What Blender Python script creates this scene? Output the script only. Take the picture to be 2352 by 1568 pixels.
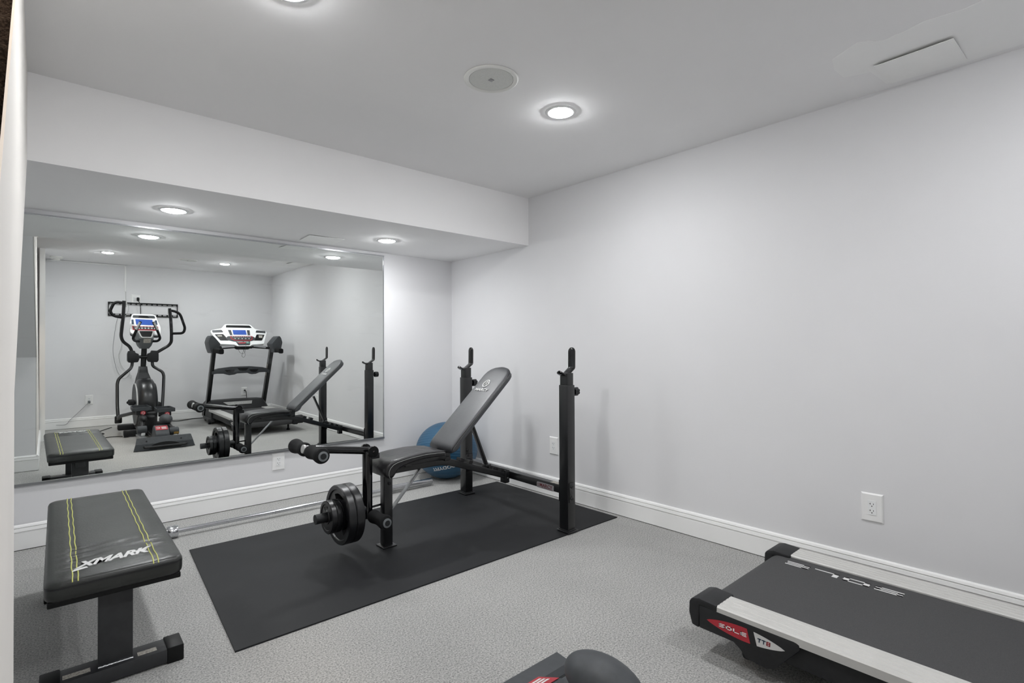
import bpy, bmesh, math, random
from mathutils import Vector, Matrix, noise
random.seed(7)
C = bpy.context.scene.collection
for o in list(bpy.data.objects): bpy.data.objects.remove(o)
PI = math.pi
XR, YM, YO, ZC, ZS, YS, XS = 2.9025, 4.083, -1.322, 2.3136, 1.9376, 3.0283, -0.042

# ------------------------------------------------------------------ camera
yaw, pitch, roll, H = 0.73184, 0.0079, -0.0045, 1.1399
F = Vector((math.sin(yaw)*math.cos(pitch), math.cos(yaw)*math.cos(pitch), math.sin(pitch)))
R_ = Vector((math.cos(yaw), -math.sin(yaw), 0)); U_ = R_.cross(F)
R2 = math.cos(roll)*R_ + math.sin(roll)*U_; U2 = -math.sin(roll)*R_ + math.cos(roll)*U_
cam = bpy.data.cameras.new('camera'); camo = bpy.data.objects.new('camera', cam); C.objects.link(camo)
camo.matrix_world = Matrix(((R2.x,U2.x,-F.x,0),(R2.y,U2.y,-F.y,0),(R2.z,U2.z,-F.z,H),(0,0,0,1)))
cam.sensor_width = 36; cam.lens = 1207.42/2352*36; cam.clip_start = .01
bpy.context.scene.camera = camo

# ------------------------------------------------------------------ world, exposure, lamp strengths
S = bpy.context.scene
w = bpy.data.worlds.new('world'); S.world = w; w.use_nodes = True
w.node_tree.nodes['Background'].inputs[0].default_value = (.8,.85,1,1)
w.node_tree.nodes['Background'].inputs[1].default_value = 0.02
S.view_settings.view_transform = 'Standard'; S.view_settings.look = 'None'
S.view_settings.gamma = 1; S.view_settings.use_curve_mapping = False
S.view_settings.exposure = 0.28
LAMP_E = 300.0        # radiance of each ceiling downlight lens
SOFFIT_E = 250.0      # radiance of each soffit downlight lens
STAIR_W = 22.0         # warm lamp over the stairs
LAMP_RGB = (.975,.985,1.0)

# ------------------------------------------------------------------ materials
def lin(h):
    if isinstance(h, tuple): return h
    v = [int(h[i:i+2],16)/255 for i in (0,2,4)]
    return tuple(x/12.92 if x <= .04045 else ((x+.055)/1.055)**2.4 for x in v)
def mat(name, col, rough=.5, metal=0, spec=.5, bump=0, bscale=200, var=0, vscale=8, coat=0, emit=0, col2=None, cscale=None, detail=3, dist=.002, mix_lo=.4, mix_hi=.6):
    m = bpy.data.materials.new(name); m.use_nodes = True; nt = m.node_tree; b = nt.nodes['Principled BSDF']
    c = lin(col); b.inputs['Base Color'].default_value = (*c,1)
    b.inputs['Roughness'].default_value = rough; b.inputs['Metallic'].default_value = metal
    b.inputs['Specular IOR Level'].default_value = spec
    if coat: b.inputs['Coat Weight'].default_value = coat
    if emit:
        b.inputs['Emission Color'].default_value = (*c,1); b.inputs['Emission Strength'].default_value = emit
    tc = nt.nodes.new('ShaderNodeTexCoord')
    if col2 is not None or var:
        n = nt.nodes.new('ShaderNodeTexNoise'); n.inputs['Scale'].default_value = cscale or vscale; n.inputs['Detail'].default_value = detail
        nt.links.new(tc.outputs['Object'], n.inputs['Vector'])
        r = nt.nodes.new('ShaderNodeValToRGB'); nt.links.new(n.outputs['Fac'], r.inputs['Fac'])
        r.color_ramp.elements[0].position = mix_lo; r.color_ramp.elements[1].position = mix_hi
        d = lin(col2) if col2 is not None else tuple(min(1,x*(1+var)) for x in c)
        e = c if col2 is not None else tuple(x*(1-var) for x in c)
        r.color_ramp.elements[0].color = (*e,1); r.color_ramp.elements[1].color = (*d,1)
        nt.links.new(r.outputs['Color'], b.inputs['Base Color'])
    if bump:
        n = nt.nodes.new('ShaderNodeTexNoise'); n.inputs['Scale'].default_value = bscale; n.inputs['Detail'].default_value = 4
        nt.links.new(tc.outputs['Object'], n.inputs['Vector'])
        bp = nt.nodes.new('ShaderNodeBump'); bp.inputs['Strength'].default_value = bump; bp.inputs['Distance'].default_value = dist
        nt.links.new(n.outputs['Fac'], bp.inputs['Height']); nt.links.new(bp.outputs['Normal'], b.inputs['Normal'])
    return m
M = {}
M['wall'] = mat('painted_drywall', (.775,.775,.785), .75, spec=.25, bump=.08, bscale=260, var=.01, vscale=1.5)
M['ceil'] = mat('painted_ceiling', (.92,.915,.915), .85, spec=.2, bump=.1, bscale=220, var=.012, vscale=1.2)
M['panel'] = mat('cover_panel_paint', (.97,.97,.955), .6, spec=.3, var=.01)
M['patch'] = mat('fresh_ceiling_paint', (.96,.96,.95), .8, spec=.2, var=.02, vscale=2)
M['trim'] = mat('white_trim_paint', (.91,.91,.90), .38, var=.01, vscale=3)
M['stairwhite'] = mat('white_panel_paint_warm_lit', (.76,.735,.70), .85, spec=.15, var=.015, vscale=2)  # white panel; the tint of warm light is put into its colour
M['plate'] = mat('white_wall_plate', (.90,.90,.89), .35, var=.01)
M['ivory'] = mat('ivory_plastic', (.83,.83,.80), .45, var=.02)
M['grille'] = mat('speaker_grille', (.74,.75,.72), .7, bump=.5, bscale=900, var=.08, vscale=500)
M['mat'] = mat('black_rubber', '232426', .62, spec=.3, bump=.35, bscale=700, col2='18191b', cscale=420, detail=4, mix_lo=.3, mix_hi=.7)
M['vinyl'] = mat('black_vinyl', '17181a', .34, spec=.5, bump=.18, bscale=500, var=.15, vscale=12)
M['vinylback'] = mat('grey_sheen_vinyl', '303236', .46, spec=.85, coat=.22, bump=.2, bscale=90, var=.14, vscale=9)
M['vinylback'].node_tree.nodes['Principled BSDF'].inputs['Coat Roughness'].default_value=.4
M['seatvinyl'] = mat('wrinkled_black_vinyl', '1b1a1c', .36, spec=.55, bump=.7, bscale=17, var=.18, vscale=9, dist=.006)
M['vinyl2'] = mat('worn_dark_vinyl', '2e2d2f', .40, spec=.5, bump=.25, bscale=120, var=.18, vscale=7)
M['vinylb'] = mat('dark_bench_vinyl', '2c2e2c', .36, spec=.5, bump=.25, bscale=120, var=.18, vscale=7)
M['blackmetal'] = mat('black_powder_coat', '0d0e10', .36, metal=0, spec=.55, coat=.3, bump=.06, bscale=900, var=.1, vscale=40)
M['darkmetal'] = mat('charcoal_powder_coat', '303133', .42, spec=.5, bump=.1, bscale=900, var=.08, vscale=30)
M['foam'] = mat('black_foam', '1b1b1c', .85, spec=.25, bump=.6, bscale=500, var=.2, vscale=300)
M['chrome'] = mat('chrome', (.60,.61,.63), .17, metal=1, bump=.02, bscale=60)
M['sleeve'] = mat('satin_chrome', (.50,.505,.515), .24, metal=1, bump=.02, bscale=60)
M['steel'] = mat('brushed_steel', (.42,.43,.44), .36, metal=1, bump=.08, bscale=200)
M['silver'] = mat('silver_plastic', (.50,.50,.49), .4, metal=.3, var=.03)
M['alu'] = mat('ribbed_silver_rail', (.56,.555,.535), .42, metal=.1, var=.015, vscale=12)
M['plastic'] = mat('black_plastic', '1d1e20', .5, spec=.4, bump=.12, bscale=700, var=.1, vscale=60)
M['gplastic'] = mat('dark_grey_plastic', '3f4245', .5, spec=.4, bump=.1, bscale=600, var=.06, vscale=40)
M['mgrey'] = mat('mid_grey_plastic', '6b6f71', .5, spec=.4, var=.05)
M['blackgloss'] = mat('glossy_black_plastic','151618',.32,spec=.6,bump=.05,bscale=400,var=.1)
M['belt'] = mat('treadmill_belt', '4d4d4e', .68, spec=.3, bump=.5, bscale=900, col2='3f3f40', cscale=600, mix_lo=.35, mix_hi=.65)
M['white'] = mat('white_plastic', (.88,.89,.89), .35, var=.01)
M['print'] = mat('white_print', (.66,.66,.65), .5, var=.03)
M['red'] = mat('red_print', 'b02a36', .4, var=.06)
M['darkred'] = mat('dark_red_print', '5e2228', .4, var=.06)
M['navy'] = mat('navy_print', '27384f', .45, var=.05)
M['yellow'] = mat('yellow_thread', 'c3c46f', .7, var=.1, vscale=300)
M['thread'] = mat('pale_thread', '8b8d8b', .7, var=.15, vscale=300)
M['label'] = mat('paper_label', 'b9b5ac', .6, col2='8d8780', cscale=160, mix_lo=.45, mix_hi=.62)
M['badge'] = mat('silver_badge', '9b9a9c', .4, metal=.3, var=.05)
M['gold'] = mat('yellow_warning_label', 'b08b45', .5, var=.2, vscale=90)
M['lcd'] = mat('backlit_blue_display', '31509c', .3, emit=.28, var=.05)
M['black'] = mat('deep_black', '08090a', .5, spec=.3, var=.1)
M['cord'] = mat('black_cord', '141414', .5, var=.1)
M['pcord'] = mat('pale_cord', 'c4c5c2', .5, var=.05)
M['scord'] = mat('grey_cord', '96989a', .5, var=.05)
M['iron'] = mat('black_coated_iron', '121315', .33, spec=.6, bump=.15, bscale=220, var=.12, vscale=30)
M['stairc'] = mat('brown_stair_carpet', '4a423d', .95, spec=.1, bump=1, bscale=260, col2='2d2724', cscale=150, dist=.01)
M['green'] = mat('green_button', '6fb3a2', .5, var=.05)

def carpet():
    m = bpy.data.materials.new('grey_speckled_carpet'); m.use_nodes = True; nt = m.node_tree; b = nt.nodes['Principled BSDF']
    tc = nt.nodes.new('ShaderNodeTexCoord')
    def N(s, d, r=.6):
        n = nt.nodes.new('ShaderNodeTexNoise'); n.inputs['Scale'].default_value = s; n.inputs['Detail'].default_value = d; n.inputs['Roughness'].default_value = r
        nt.links.new(tc.outputs['Object'], n.inputs['Vector']); return n
    n1 = N(150,6,.82); n2 = N(2.2,3)
    r = nt.nodes.new('ShaderNodeValToRGB'); nt.links.new(n1.outputs['Fac'], r.inputs['Fac'])
    e = r.color_ramp.elements; e[0].position=.36; e[0].color=(.14,.14,.136,1); e[1].position=.66; e[1].color=(.80,.795,.765,1)
    k = e.new(.5); k.color = (.50,.498,.482,1)
    mx = nt.nodes.new('ShaderNodeMix'); mx.data_type='RGBA'; mx.blend_type='MULTIPLY'; mx.inputs[0].default_value = .25
    nt.links.new(r.outputs['Color'], mx.inputs[6]); nt.links.new(n2.outputs['Fac'], mx.inputs[7])
    g = nt.nodes.new('ShaderNodeBrightContrast'); g.inputs['Bright'].default_value = .03
    nt.links.new(mx.outputs[2], g.inputs['Color']); nt.links.new(g.outputs['Color'], b.inputs['Base Color'])
    b.inputs['Roughness'].default_value = .95; b.inputs['Specular IOR Level'].default_value = .1
    bp = nt.nodes.new('ShaderNodeBump'); bp.inputs['Strength'].default_value = .8; bp.inputs['Distance'].default_value = .006
    nt.links.new(n1.outputs['Fac'], bp.inputs['Height']); nt.links.new(bp.outputs['Normal'], b.inputs['Normal'])
    return m
M['carpet'] = carpet()
def mirror_glass():
    m = bpy.data.materials.new('mirror_glass'); m.use_nodes = True; nt = m.node_tree; b = nt.nodes['Principled BSDF']
    b.inputs['Metallic'].default_value = 1; b.inputs['Roughness'].default_value = 0; b.inputs['Base Color'].default_value = (.86,.885,.87,1)
    # dusty wipe marks on the glass
    tc = nt.nodes.new('ShaderNodeTexCoord'); mp = nt.nodes.new('ShaderNodeMapping'); mp.inputs['Rotation'].default_value = (0,.9,0); mp.inputs['Scale'].default_value = (2.2,1,9)
    n = nt.nodes.new('ShaderNodeTexNoise'); n.inputs['Scale'].default_value = 1.6; n.inputs['Detail'].default_value = 5
    nt.links.new(tc.outputs['Object'], mp.inputs['Vector']); nt.links.new(mp.outputs['Vector'], n.inputs['Vector'])
    r = nt.nodes.new('ShaderNodeMapRange'); r.inputs[1].default_value=.62; r.inputs[2].default_value=.86; r.inputs[3].default_value=0; r.inputs[4].default_value=.16
    nt.links.new(n.outputs['Fac'], r.inputs[0])
    d = nt.nodes.new('ShaderNodeBsdfDiffuse'); d.inputs[0].default_value=(.8,.83,.86,1)
    mx = nt.nodes.new('ShaderNodeMixShader'); nt.links.new(r.outputs[0], mx.inputs[0]); nt.links.new(b.outputs[0], mx.inputs[1]); nt.links.new(d.outputs[0], mx.inputs[2])
    nt.links.new(mx.outputs[0], nt.nodes['Material Output'].inputs['Surface'])
    return m
M['mirror'] = mirror_glass()
def ball_mat():
    m = mat('blue_vinyl_ball', '265472', .40, spec=.5, var=.05); nt = m.node_tree; b = nt.nodes['Principled BSDF']
    tc = nt.nodes.new('ShaderNodeTexCoord'); wv = nt.nodes.new('ShaderNodeTexWave'); wv.bands_direction = 'Z'; wv.inputs['Scale'].default_value = 14; wv.inputs['Distortion'].default_value = .15
    mp = nt.nodes.new('ShaderNodeMapping'); mp.inputs['Rotation'].default_value = (.25,-.2,0)
    nt.links.new(tc.outputs['Object'], mp.inputs['Vector']); nt.links.new(mp.outputs['Vector'], wv.inputs['Vector'])
    bp = nt.nodes.new('ShaderNodeBump'); bp.inputs['Strength'].default_value=.35; bp.inputs['Distance'].default_value=.003
    nt.links.new(wv.outputs['Fac'], bp.inputs['Height']); nt.links.new(bp.outputs['Normal'], b.inputs['Normal'])
    return m
M['ball'] = ball_mat()

# ------------------------------------------------------------------ mesh helpers
def V(*a): return Vector(a)
def merge(bm, tmp, xf=None):
    if xf is not None: tmp.transform(xf)
    me = bpy.data.meshes.new('tmp'); tmp.to_mesh(me); tmp.free(); bm.from_mesh(me); bpy.data.meshes.remove(me); return bm
def B(): return bmesh.new()
def box(bm, c, s, r=0, seg=2, xf=None):
    t = bmesh.new(); bmesh.ops.create_cube(t, size=1, matrix=Matrix.Translation(c) @ Matrix.Diagonal((*s,1)))
    if r: bmesh.ops.bevel(t, geom=t.edges[:], offset=r, segments=seg, affect='EDGES', profile=.5, clamp_overlap=True)
    return merge(bm, t, xf)
def box2(bm, lo, hi, r=0, seg=2): return box(bm, [(a+b)/2 for a,b in zip(lo,hi)], [b-a for a,b in zip(lo,hi)], r, seg)
def frame(d):
    d = d.normalized(); a = V(0,0,1) if abs(d.z) < .9 else V(1,0,0)
    s = d.cross(a).normalized(); return s, s.cross(d).normalized()
def rings(bm, R, cap=True, closed=False):
    vs = [[bm.verts.new(p) for p in r] for r in R]; n = len(R[0])
    k = len(vs)
    for i in range(k if closed else k-1):
        a, b = vs[i], vs[(i+1)%k]
        for j in range(n): bm.faces.new((a[j],a[(j+1)%n],b[(j+1)%n],b[j]))
    if cap and not closed:
        bm.faces.new(vs[0][::-1]); bm.faces.new(vs[-1])
    return bm
def smooth_path(P, sub=6, closed=False):
    P = [Vector(p) for p in P]; out = []; n = len(P)
    for i in range(n if closed else n-1):
        g = lambda k: P[k % n] if closed else P[max(0,min(n-1,k))]
        a,b,c,d = g(i-1),g(i),g(i+1),g(i+2)
        for k in range(sub):
            t = k/sub
            out.append(.5*((2*b)+(c-a)*t+(2*a-5*b+4*c-d)*t*t+(3*b-a-3*c+d)*t**3))
    if not closed: out.append(P[-1])
    return out
def fillet(P, r, k=5):
    P = [Vector(p) for p in P]; out = [P[0]]
    for i in range(1,len(P)-1):
        a,b,c = P[i-1],P[i],P[i+1]; u=(a-b); v=(c-b); q=min(r,u.length*.48,v.length*.48)
        s=b+u.normalized()*q; e=b+v.normalized()*q
        for j in range(k+1):
            t=j/k; out.append((1-t)**2*s+2*t*(1-t)*b+t*t*e)
    return out+[P[-1]]
def tube(bm, P, r, n=12, closed=False, sq=None):
    P = [Vector(p) for p in P]; k = len(P); rr = r if isinstance(r,(list,tuple)) else [r]*k
    T = []
    for i in range(k):
        a = P[(i-1)%k] if closed or i else P[0]; b = P[(i+1)%k] if closed or i<k-1 else P[-1]
        T.append((b-a).normalized())
    s, u = frame(T[0]); R = []
    for i in range(k):
        s = (s - T[i]*s.dot(T[i])).normalized(); u = s.cross(T[i])
        R.append([P[i]+(math.cos(2*PI*j/n)*s+math.sin(2*PI*j/n)*u)*rr[i] for j in range(n)])
    return rings(bm, R, closed=closed)
def rsec(w, h, r=.004, k=3):
    o=[]
    for cx,cy,a in ((w/2-r,h/2-r,0),(-w/2+r,h/2-r,90),(-w/2+r,-h/2+r,180),(w/2-r,-h/2+r,270)):
        for j in range(k+1):
            t=math.radians(a+90*j/k); o.append((cx+r*math.cos(t),cy+r*math.sin(t)))
    return o
def sweep(bm, P, sec, side, secs=None):
    """sweep 2-d section (a along side, b along the normal of path and side)"""
    P=[Vector(p) for p in P]; side=Vector(side).normalized(); R=[]
    for i,p in enumerate(P):
        t=(P[min(i+1,len(P)-1)]-P[max(i-1,0)]).normalized(); u=t.cross(side).normalized(); s2=u.cross(t).normalized()
        R.append([p+s2*a+u*b for a,b in (secs[i] if secs else sec)])
    return rings(bm,R)
def lathe(bm, prof, o, axis, n=32, close=False):
    o=Vector(o); ax=Vector(axis).normalized(); s,u=frame(ax)
    R=[[o+ax*h+(math.cos(2*PI*j/n)*s+math.sin(2*PI*j/n)*u)*max(r,1e-5) for j in range(n)] for r,h in prof]
    return rings(bm,R,cap=not close,closed=close)
def prism(bm, poly, o, U, W, depth, r=0, seg=2):
    """polygon in (U,W) plane at o, extruded by depth along UxW"""
    o=Vector(o); U=Vector(U); W=Vector(W); N=U.cross(W).normalized()*depth
    t=bmesh.new(); a=[t.verts.new(o+U*x+W*y) for x,y in poly]; f=t.faces.new(a)
    e=bmesh.ops.extrude_face_region(t, geom=[f]); bmesh.ops.translate(t, verts=[v for v in e['geom'] if isinstance(v,bmesh.types.BMVert)], vec=N)
    bmesh.ops.recalc_face_normals(t, faces=t.faces[:])
    if r: bmesh.ops.bevel(t, geom=[x for x in t.edges], offset=r, segments=seg, affect='EDGES', profile=.5, clamp_overlap=True)
    return merge(bm,t)
def roundpoly(P, r, k=5):
    n=len(P); out=[]
    for i in range(n):
        a,b,c=[Vector((*P[(i+d)%n],0)) for d in (-1,0,1)]; u=a-b; v=c-b
        q=min(r[i] if isinstance(r,(list,tuple)) else r,u.length*.49,v.length*.49)
        if q<1e-5: out.append((b.x,b.y)); continue
        s=b+u.normalized()*q; e=b+v.normalized()*q
        for j in range(k+1):
            t=j/k; p=(1-t)**2*s+2*t*(1-t)*b+t*t*e; out.append((p.x,p.y))
    return out
def sphere(bm, c, r, n=32, m=20, sc=(1,1,1)):
    t=bmesh.new(); bmesh.ops.create_uvsphere(t,u_segments=n,v_segments=m,radius=r,matrix=Matrix.Translation(c)@Matrix.Diagonal((*sc,1)))
    return merge(bm,t)
def quad_strokes(bm, rects, o, U, W, depth=.0006):
    for x0,y0,x1,y1 in rects: prism(bm,[(x0,y0),(x1,y0),(x1,y1),(x0,y1)],o,U,W,depth)
def text(bm, body, size, o, U, W, xs=1, shear=0, ext=.0003, bold=0, space=1):
    cu=bpy.data.curves.new('t','FONT'); cu.body=body; cu.size=size; cu.align_x='CENTER'; cu.align_y='CENTER'; cu.shear=shear; cu.extrude=ext; cu.offset=bold; cu.space_character=space; cu.resolution_u=3
    ob=bpy.data.objects.new('t',cu); C.objects.link(ob); dg=bpy.context.evaluated_depsgraph_get(); dg.update()
    me=bpy.data.meshes.new_from_object(ob.evaluated_get(dg)); t=bmesh.new(); t.from_mesh(me)
    bpy.data.objects.remove(ob); bpy.data.curves.remove(cu); bpy.data.meshes.remove(me)
    U=Vector(U).normalized(); W=Vector(W).normalized(); N=U.cross(W)
    x=Matrix(((U.x*xs,W.x,N.x,o[0]),(U.y*xs,W.y,N.y,o[1]),(U.z*xs,W.z,N.z,o[2]),(0,0,0,1)))
    return merge(bm,t,x)
GLYPH={'S':[(0,.8,1,1),(0,.4,.2,1),(0,.4,1,.6),(.8,0,1,.6),(0,0,1,.2)],'O':[(0,0,.22,1),(.78,0,1,1),(0,.8,1,1),(0,0,1,.2)],
 'L':[(0,0,.22,1),(0,0,1,.2)],'E':[(0,0,.28,1),(0,.8,1,1),(0,.4,.95,.6),(0,0,1,.2)],
 'T':[(0,.76,1,1),(.37,0,.63,1)],'8':[(0,0,.25,1),(.75,0,1,1),(0,.82,1,1),(0,.41,1,.59),(0,0,1,.18)]}
def block_text(bm, word, o, U, W, cw, ch, gap, skew=0, depth=.0006):
    U=Vector(U); W=Vector(W)
    for i,chx in enumerate(word):
        for x0,y0,x1,y1 in GLYPH[chx]:
            x=i*(cw+gap)
            prism(bm,[(x+x0*cw+skew*y0*ch,y0*ch),(x+x1*cw+skew*y0*ch,y0*ch),(x+x1*cw+skew*y1*ch,y1*ch),(x+x0*cw+skew*y1*ch,y1*ch)],o,U,W,depth)

# ------------------------------------------------------------------ object helpers
def origin(o):
    v=Vector((0,0,0))
    while o is not None: v+=o.location; o=o.parent
    return v
def obj(name, bm, m, parent=None, ang=35, loc=None):
    bmesh.ops.recalc_face_normals(bm, faces=bm.faces[:])
    me=bpy.data.meshes.new(name); o=bpy.data.objects.new(name,me)
    off=Vector((0,0,0))
    if parent is not None: o.parent=parent; off=origin(parent)
    elif loc is not None: o.location=loc; off=Vector(loc)
    bmesh.ops.translate(bm, verts=bm.verts[:], vec=-off)
    bm.to_mesh(me); bm.free()
    if ang:
        for p in me.polygons: p.use_smooth=True
        me.set_sharp_from_angle(angle=math.radians(ang))
    if isinstance(m,(list,tuple)):
        for x in m: me.materials.append(x)
    else: me.materials.append(m)
    C.objects.link(o); return o
def tag(o,label,cat,group=None):
    o['label']=label; o['category']=cat
    if group: o['group']=group
    return o
def thing(name,label,cat,loc,group=None):
    o=bpy.data.objects.new(name,None); o.empty_display_size=.1; o.location=loc; C.objects.link(o); return tag(o,label,cat,group)
def struct(name,bm,m,parent=None,ang=0):
    o=obj(name,bm,m,parent,ang); o['kind']='structure'; return o

# ================================================================== the room
struct('floor', box2(B(),(-1.05,YO-.1,-.08),(XR+.1,YM+.1,0)), M['carpet'])
struct('wall_right', box2(B(),(XR,YO-.1,0),(XR+.1,YM+.1,ZC+.05)), M['wall'])
struct('wall_back', box2(B(),(-1.05,YM,0),(XR,YM+.1,3.65)), M['wall'])
struct('wall_front', box2(B(),(-1.05,YO-.1,0),(XR,YO,ZC+.05)), M['wall'])
struct('wall_left', box2(B(),(-1.05,YO,0),(-.95,YM,3.65)), M['wall'])
ce=struct('ceiling', box2(B(),(XS-.005,YO,ZC),(XR,YS+.02,ZC+.05)), M['ceil'])
struct('ceiling', box2(B(),(-.95,YO,ZC),(XS-.005,.50,ZC+.05)), M['ceil'])
struct('ceiling', box2(B(),(-.95,.5,3.6),(XS,YM,3.65)), M['ceil'])
struct('wall_stairwell', box2(B(),(-.95,.50,ZC),(XS-.005,.53,3.6)), M['wall'])
struct('wall_stairwell', box2(B(),(XS+.002,.5,ZC+.052),(XS+.03,YM,3.65)), M['wall'])
bm=box2(B(),(-.95,YS,ZS),(XR,YM,ZC+.05)); obj('soffit', bm, M['ceil'], ce, 0)
PATCH=[(2.43,.72),(2.40,.67),(2.366,.614),(2.385,.585),(2.418,.56),(2.427,.54),(2.415,.50),(2.418,.48),(2.402,.44),(2.393,.41),(2.400,.37),(2.41,.30),(2.385,.2),(2.42,.1),(2.40,-.05),(2.86,-.05),(2.868,.30),(2.873,.345),(2.855,.55),(2.84,.625),(2.76,.632),(2.70,.640),(2.664,.645),(2.645,.70),(2.63,.735),(2.53,.742)]
bm=B(); prism(bm,[(x,-y) for x,y in PATCH],(0,0,ZC),(1,0,0),(0,-1,0),.0008)
obj('paint_patch', bm, M['patch'], ce, 0)
# short left wall beside the camera, closing the foot of the stairs
struct('wall_left_near', box2(B(),(-.045,YO,0),(0,-.30,ZC)), M['wall'])
bm=box2(B(),(-.040,-.2995,0),(.010,-.290,ZC)); struct('trim_1', bm, M['trim'])

BB=[(0,.0045),(.016,.0045),(.016,.0975),(.0120,.1000),(.0120,.1035),(.0185,.1065),(.0150,.1225),(.0095,.1240),(.0095,.1265),(.0145,.1290),(.0105,.1385),(.004,.1432),(0,.1432)]
def baseboard(name, p, d, n, L):
    """p start, d direction, n out of the wall"""
    bm=B(); o=Vector(p); d=Vector(d); n=Vector(n)
    rings(bm,[[o+d*s+n*a+V(0,0,b) for a,b in BB] for s in (0,L)])
    return struct(name,bm,M['trim'])
baseboard('baseboard_right',(XR,YO,0),(0,1,0),(-1,0,0),YM-YO)
baseboard('baseboard_back',(-.95,YM-.0125,0),(1,0,0),(0,-1,0),XR+.95-.016)
baseboard('baseboard_front',(0.0,YO,0),(1,0,0),(0,1,0),XR-.016)
baseboard('baseboard_left',(-.95,1.61,0),(1,0,0),(0,1,0),.95+XS+.016)
baseboard('trim_2',(XS,-.285,0),(0,1,0),(1,0,0),1.61+.285+.0158)

# stairs rising beside the camera
st=thing('staircase','brown carpeted staircase with white side panel rising at the left edge','stairs',(-.5,.5,0))
side=[(-.28,0),(1.61,0),(1.61,1.04),(YS,ZS),(YS,2.62),(2.32,2.62),(1.59,1.905),(1.27,1.600),(1.02,1.362),(.4,.80),(-.28,.30)]
bm=B(); prism(bm,side,(XS,0,0),(0,1,0),(0,0,1),-.004); obj('side_panel',bm,M['stairwhite'],st,0)
bm=box2(B(),(-.945,1.56,0),(XS-.005,1.61,1.06)); obj('knee_wall',bm,M['wall'],st,0)
bm=B(); prism(bm,[(1.57,1.015),(1.61,1.04),(YS,ZS),(YS,ZS+.06),(1.57,1.09)],(XS-.005,0,0),(0,1,0),(0,0,1),-.875); obj('sloped_underside',bm,M['wall'],st,0)
step0=None
for k in range(-7,5):
    y,z=1.14+.27*k,1.47+.19*k
    if step0 is None:
        b=B(); box2(b,(-.945,y,z-.175),(XS-.0055,y+.30,z),.022,3); step0=obj('step',b,M['stairc'],st); base=(y,z)
    else:
        o=step0.copy(); o.location=(0,y-base[0],z-base[1]); C.objects.link(o)
al=bpy.data.lights.new('stair_lamp','AREA'); al.shape='DISK'; al.size=.3; al.energy=STAIR_W; al.color=(1,.80,.62)
stl=thing('stairwell_light','warm round ceiling lamp over the stairwell','light',(-.5,1.6,3.6))
bm=B(); lathe(bm,[(0,0),(.16,0),(.16,-.03),(.15,-.035),(0,-.035)],(-.5,1.6,3.6),(0,0,1)); obj('lamp_bowl',bm,M['white'],stl)
lo=bpy.data.objects.new('lamp',al); lo.parent=stl; lo.location=(0,0,-.05); C.objects.link(lo)

# ------------------------------------------------------------------ wall mirror
def my(x,z): return 4.0705-((x-1)*.0043+(z-H)*.0024)
mi=thing('wall_mirror','large frameless wall mirror with thin metal edge strips on the back wall','mirror',(1.04,4.07,1.13))
x0,x1,z0,z1=-.55,2.178,.366,1.905
bm=B()
f=[V(x,my(x,z),z) for x,z in ((x0,z0),(x1,z0),(x1,z1),(x0,z1))]; bk=[V(p.x,p.y+.005,p.z) for p in f]
vs=[bm.verts.new(p) for p in f+bk]
for q in ((0,1,2,3),(7,6,5,4),(0,4,5,1),(1,5,6,2),(2,6,7,3),(3,7,4,0)): bm.faces.new([vs[i] for i in q])
obj('glass',bm,M['mirror'],mi,0)
def strip(name,xa,xb,za,zb,fr,m,bk=YM):
    bm=B(); P=[]
    for x,z in ((xa,za),(xb,za),(xb,zb),(xa,zb)): P+= [V(x,my(x,z)-fr,z),V(x,bk,z)]
    v=[bm.verts.new(p) for p in P]
    for q in ((0,2,4,6),(7,5,3,1),(0,1,3,2),(2,3,5,4),(4,5,7,6),(6,7,1,0)): bm.faces.new([v[i] for i in q])
    return obj(name,bm,m,mi,0)
strip('bottom_channel',x0,x1+.006,z0-.011,z0+.004,.006,M['steel'])
strip('top_channel',x0,x1+.006,z1-.002,z1+.007,.006,M['chrome'])
strip('edge_strip',x1-.001,x1+.005,z0,z1,.003,M['chrome'])

# ------------------------------------------------------------------ downlights, speakers, covers
def downlight(x,y,z,label,watt):
    t=thing('downlight',label,'ceiling light',(x,y,z),'recessed downlights')
    bm=B(); lathe(bm,[(.060,-.001),(.078,-.0005),(.0785,-.003),(.074,-.006),(.062,-.007),(.059,-.004)],(x,y,z),(0,0,1),40,True); obj('trim_ring',bm,M['white'],t)
    bm=B(); lathe(bm,[(0,-.0170),(.020,-.0163),(.042,-.0130),(.055,-.0085),(.0605,-.0025),(.0605,-.001),(0,-.001)],(x,y,z),(0,0,1),40); obj('lens',bm,watt,t)
M['lens']=mat('glowing_lens',LAMP_RGB,.5,emit=LAMP_E); M['lens_soffit']=mat('glowing_soffit_lens',LAMP_RGB,.5,emit=SOFFIT_E)
downlight(1.945,1.7917,ZC,'round recessed downlight in the ceiling near the right wall, beside the round speaker',M['lens'])
downlight(.60,1.755,ZC,'round recessed downlight in the ceiling at the top edge of the photo',M['lens'])
downlight(1.940,-.246,ZC,'round recessed downlight in the rear ceiling, above the treadmill in the mirror',M['lens'])
downlight(.597,-.153,ZC,'round recessed downlight in the rear ceiling, nearest the smoke detector in the mirror',M['lens'])
downlight(.5776,3.5824,ZS,'round recessed downlight in the soffit above the left part of the mirror',M['lens_soffit'])
downlight(1.9445,3.5697,ZS,'round recessed downlight in the soffit near the right end of the mirror',M['lens_soffit'])
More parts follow.
